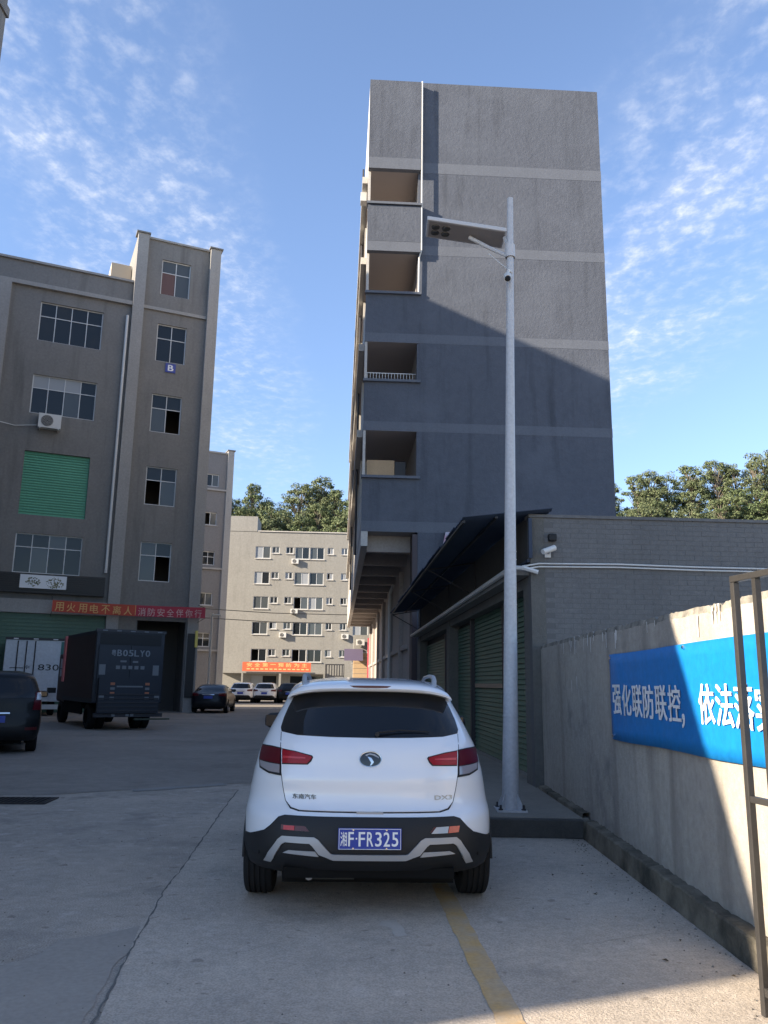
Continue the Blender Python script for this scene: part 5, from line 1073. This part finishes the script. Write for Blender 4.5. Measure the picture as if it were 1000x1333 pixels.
# ================================================================== TREES on the hill
def tree_meshes(seed, h, rad, nclump, nleaf, lm, tall=False):
    r = random.Random(seed); tr = MB(); lean = (r.uniform(-0.06,0.06),r.uniform(-0.06,0.06))
    pts = [(lean[0]*h*t+0.15*math.sin(t*5+seed),lean[1]*h*t,h*t*0.92) for t in np.linspace(0,1,7)]
    tr.tube(pts,[0.24*(1-0.85*t)*h/11 for t in np.linspace(0,1,7)],7)
    clumps = []
    for k in range(nclump):
        t = r.uniform(0.34,1.0); a = r.uniform(0,6.283); env = math.sin(math.pi*min(1,(t-0.22)/0.9))**0.6; rr = rad*r.uniform(0.1,1.0)**0.6*env*(1.1 if not tall else 0.9)
        bx_,by_ = lean[0]*h*t,lean[1]*h*t; c_ = (bx_+rr*math.cos(a),by_+rr*math.sin(a),h*t+r.uniform(-0.5,0.6)); s_ = r.uniform(0.35,0.95)*rad*0.33
        clumps.append((c_,s_)); b_ = (bx_*0.9,by_*0.9,h*max(0.2,t-0.25)); mid = tuple((b_[i]+c_[i])/2+(0,0,0.25)[i] for i in range(3)); tr.tube([b_,mid,c_],[0.07*h/11,0.045*h/11,0.02],5,caps=False)
    lf_ = MB()
    for (c_,s_) in clumps:
        for k in range(nleaf):
            while True:
                p = (r.uniform(-1,1),r.uniform(-1,1),r.uniform(-1,1)); q = p[0]**2+p[1]**2+p[2]**2
                if 0.12 < q < 1: break
            x = c_[0]+p[0]*s_*1.15; y = c_[1]+p[1]*s_*1.15; z = c_[2]+p[2]*s_*0.75; l_ = r.uniform(0.09,0.22); w = l_*r.uniform(0.35,0.6)
            n_ = Vector((p[0]+r.uniform(-0.8,0.8),p[1]+r.uniform(-0.8,0.8),p[2]+0.5+r.uniform(-0.6,0.6))).normalized(); t1 = n_.orthogonal().normalized(); t1 = Matrix.Rotation(r.uniform(0,6.28),3,n_)@t1; t2 = n_.cross(t1)
            o_ = Vector((x,y,z)); lf_.add([o_-t1*l_,o_-t2*w,o_+t1*l_,o_+t2*w],[(0,1,2,3)])
    return tr.mesh('trunk',M['bark'],True), lf_.mesh('crown',lm)
kinds = []
for i,(hh,rad,nc,nl,lm,tall) in enumerate([(10.5,3.4,66,105,'leaf',False),(11,3.3,64,105,'leaf2',False),(10,3.6,70,105,'leaf3',False),(12.5,3.1,58,100,'leaf2',True),(12,3.0,58,105,'leaf',True),(9.5,3.4,64,100,'leaf2',False)]): kinds.append(tree_meshes(40+i,hh,rad,nc,nl,M[lm],tall))
rtr = random.Random(77)
def plant(x, y, k, s, label, group, dz=0.0):
    t = empty('hill_tree', (x,y,hill_z(x,y)-0.4+dz), rtr.uniform(0,6.28), label, 'tree', group); t.scale = (s*rtr.uniform(0.9,1.1),s*rtr.uniform(0.9,1.1),s)
    link('trunk', kinds[k][0], t); link('crown', kinds[k][1], t)
for row,(y,n) in enumerate(((120,18),(125,18),(130,18),(136,18),(143,18))):
    for i in range(n):
        x = -32+i*34/(n-1)+rtr.uniform(-1.0,1.0); plant(x,y+rtr.uniform(-2,2),rtr.choice((0,1,2,5,0,2,4) if row<4 else (3,4,1,0)),rtr.uniform(0.85,1.1),'leafy tree in the wood above the beige apartment roof','trees above the apartment block')
for row,(y,n) in enumerate(((119,18),(124,18),(129,19),(135,19),(142,19))):
    for i in range(n):
        x = 32+i*44/(n-1)+rtr.uniform(-1.2,1.2); plant(x,y+rtr.uniform(-2,2),rtr.choice((0,1,2,5,1,2,4) if row<4 else (3,4,1,0)),rtr.uniform(0.85,1.1),'leafy tree in the wood above the grey brick shop wall','trees above the shop wall')

# ================================================================== litter
lmesh = MB().add([(-0.03,0,0.001),(0,-0.014,0.008),(0.034,0,0.002),(0,0.015,0.01)],[(0,1,2),(0,2,3)]).mesh('dry_leaf', M['dryleaf'])
rl_ = random.Random(31)
for i,(x,y) in enumerate([(1.72,6.9),(1.70,6.86),(1.66,6.93),(1.95,5.7),(1.5,7.5),(1.1,8.2),(1.85,7.9),(1.72,5.3),(1.35,4.9),(2.02,5.05),(0.9,7.0)]):
    q = link('dry_leaf', lmesh, None); q.location = (x,y,0.006); q.rotation_euler = (0,0,rl_.uniform(0,6)); s_ = rl_.uniform(0.3,0.75); q.scale = (s_,s_,s_*2); tag(q,'small dry brown leaf lying on the concrete near the yard wall','leaf','dry leaves by the wall')

gm_ = MB(); rg_ = random.Random(91)
for k in range(620):
    x = rg_.uniform(-6,2.15); y = 3.6+rg_.random()**1.6*8
    if k % 3 == 0: x = 2.16-abs(rg_.gauss(0,0.16)); y = rg_.uniform(3.5,9.2)
    r_ = rg_.uniform(0.003,0.010)*(0.8 if k%3 else 1.2); h_ = r_*rg_.uniform(0.6,1.1); a_ = rg_.uniform(0,6.28)
    b4 = [(x+r_*math.cos(a_+i*1.57)*rg_.uniform(0.7,1.2),y+r_*math.sin(a_+i*1.57)*rg_.uniform(0.7,1.2),0.0035) for i in range(4)]
    gm_.add(b4+[(x+rg_.uniform(-0.3,0.3)*r_,y+rg_.uniform(-0.3,0.3)*r_,0.0045+h_)],[(0,1,4),(1,2,4),(2,3,4),(3,0,4)])
tag(gm_.build('grit', mat('grit_stone',(0.22,0.20,0.17),0.95,(0.10,0.09,0.08),30.0,0.4)), 'loose grit scattered over the concrete yard', 'grit', kind='stuff')
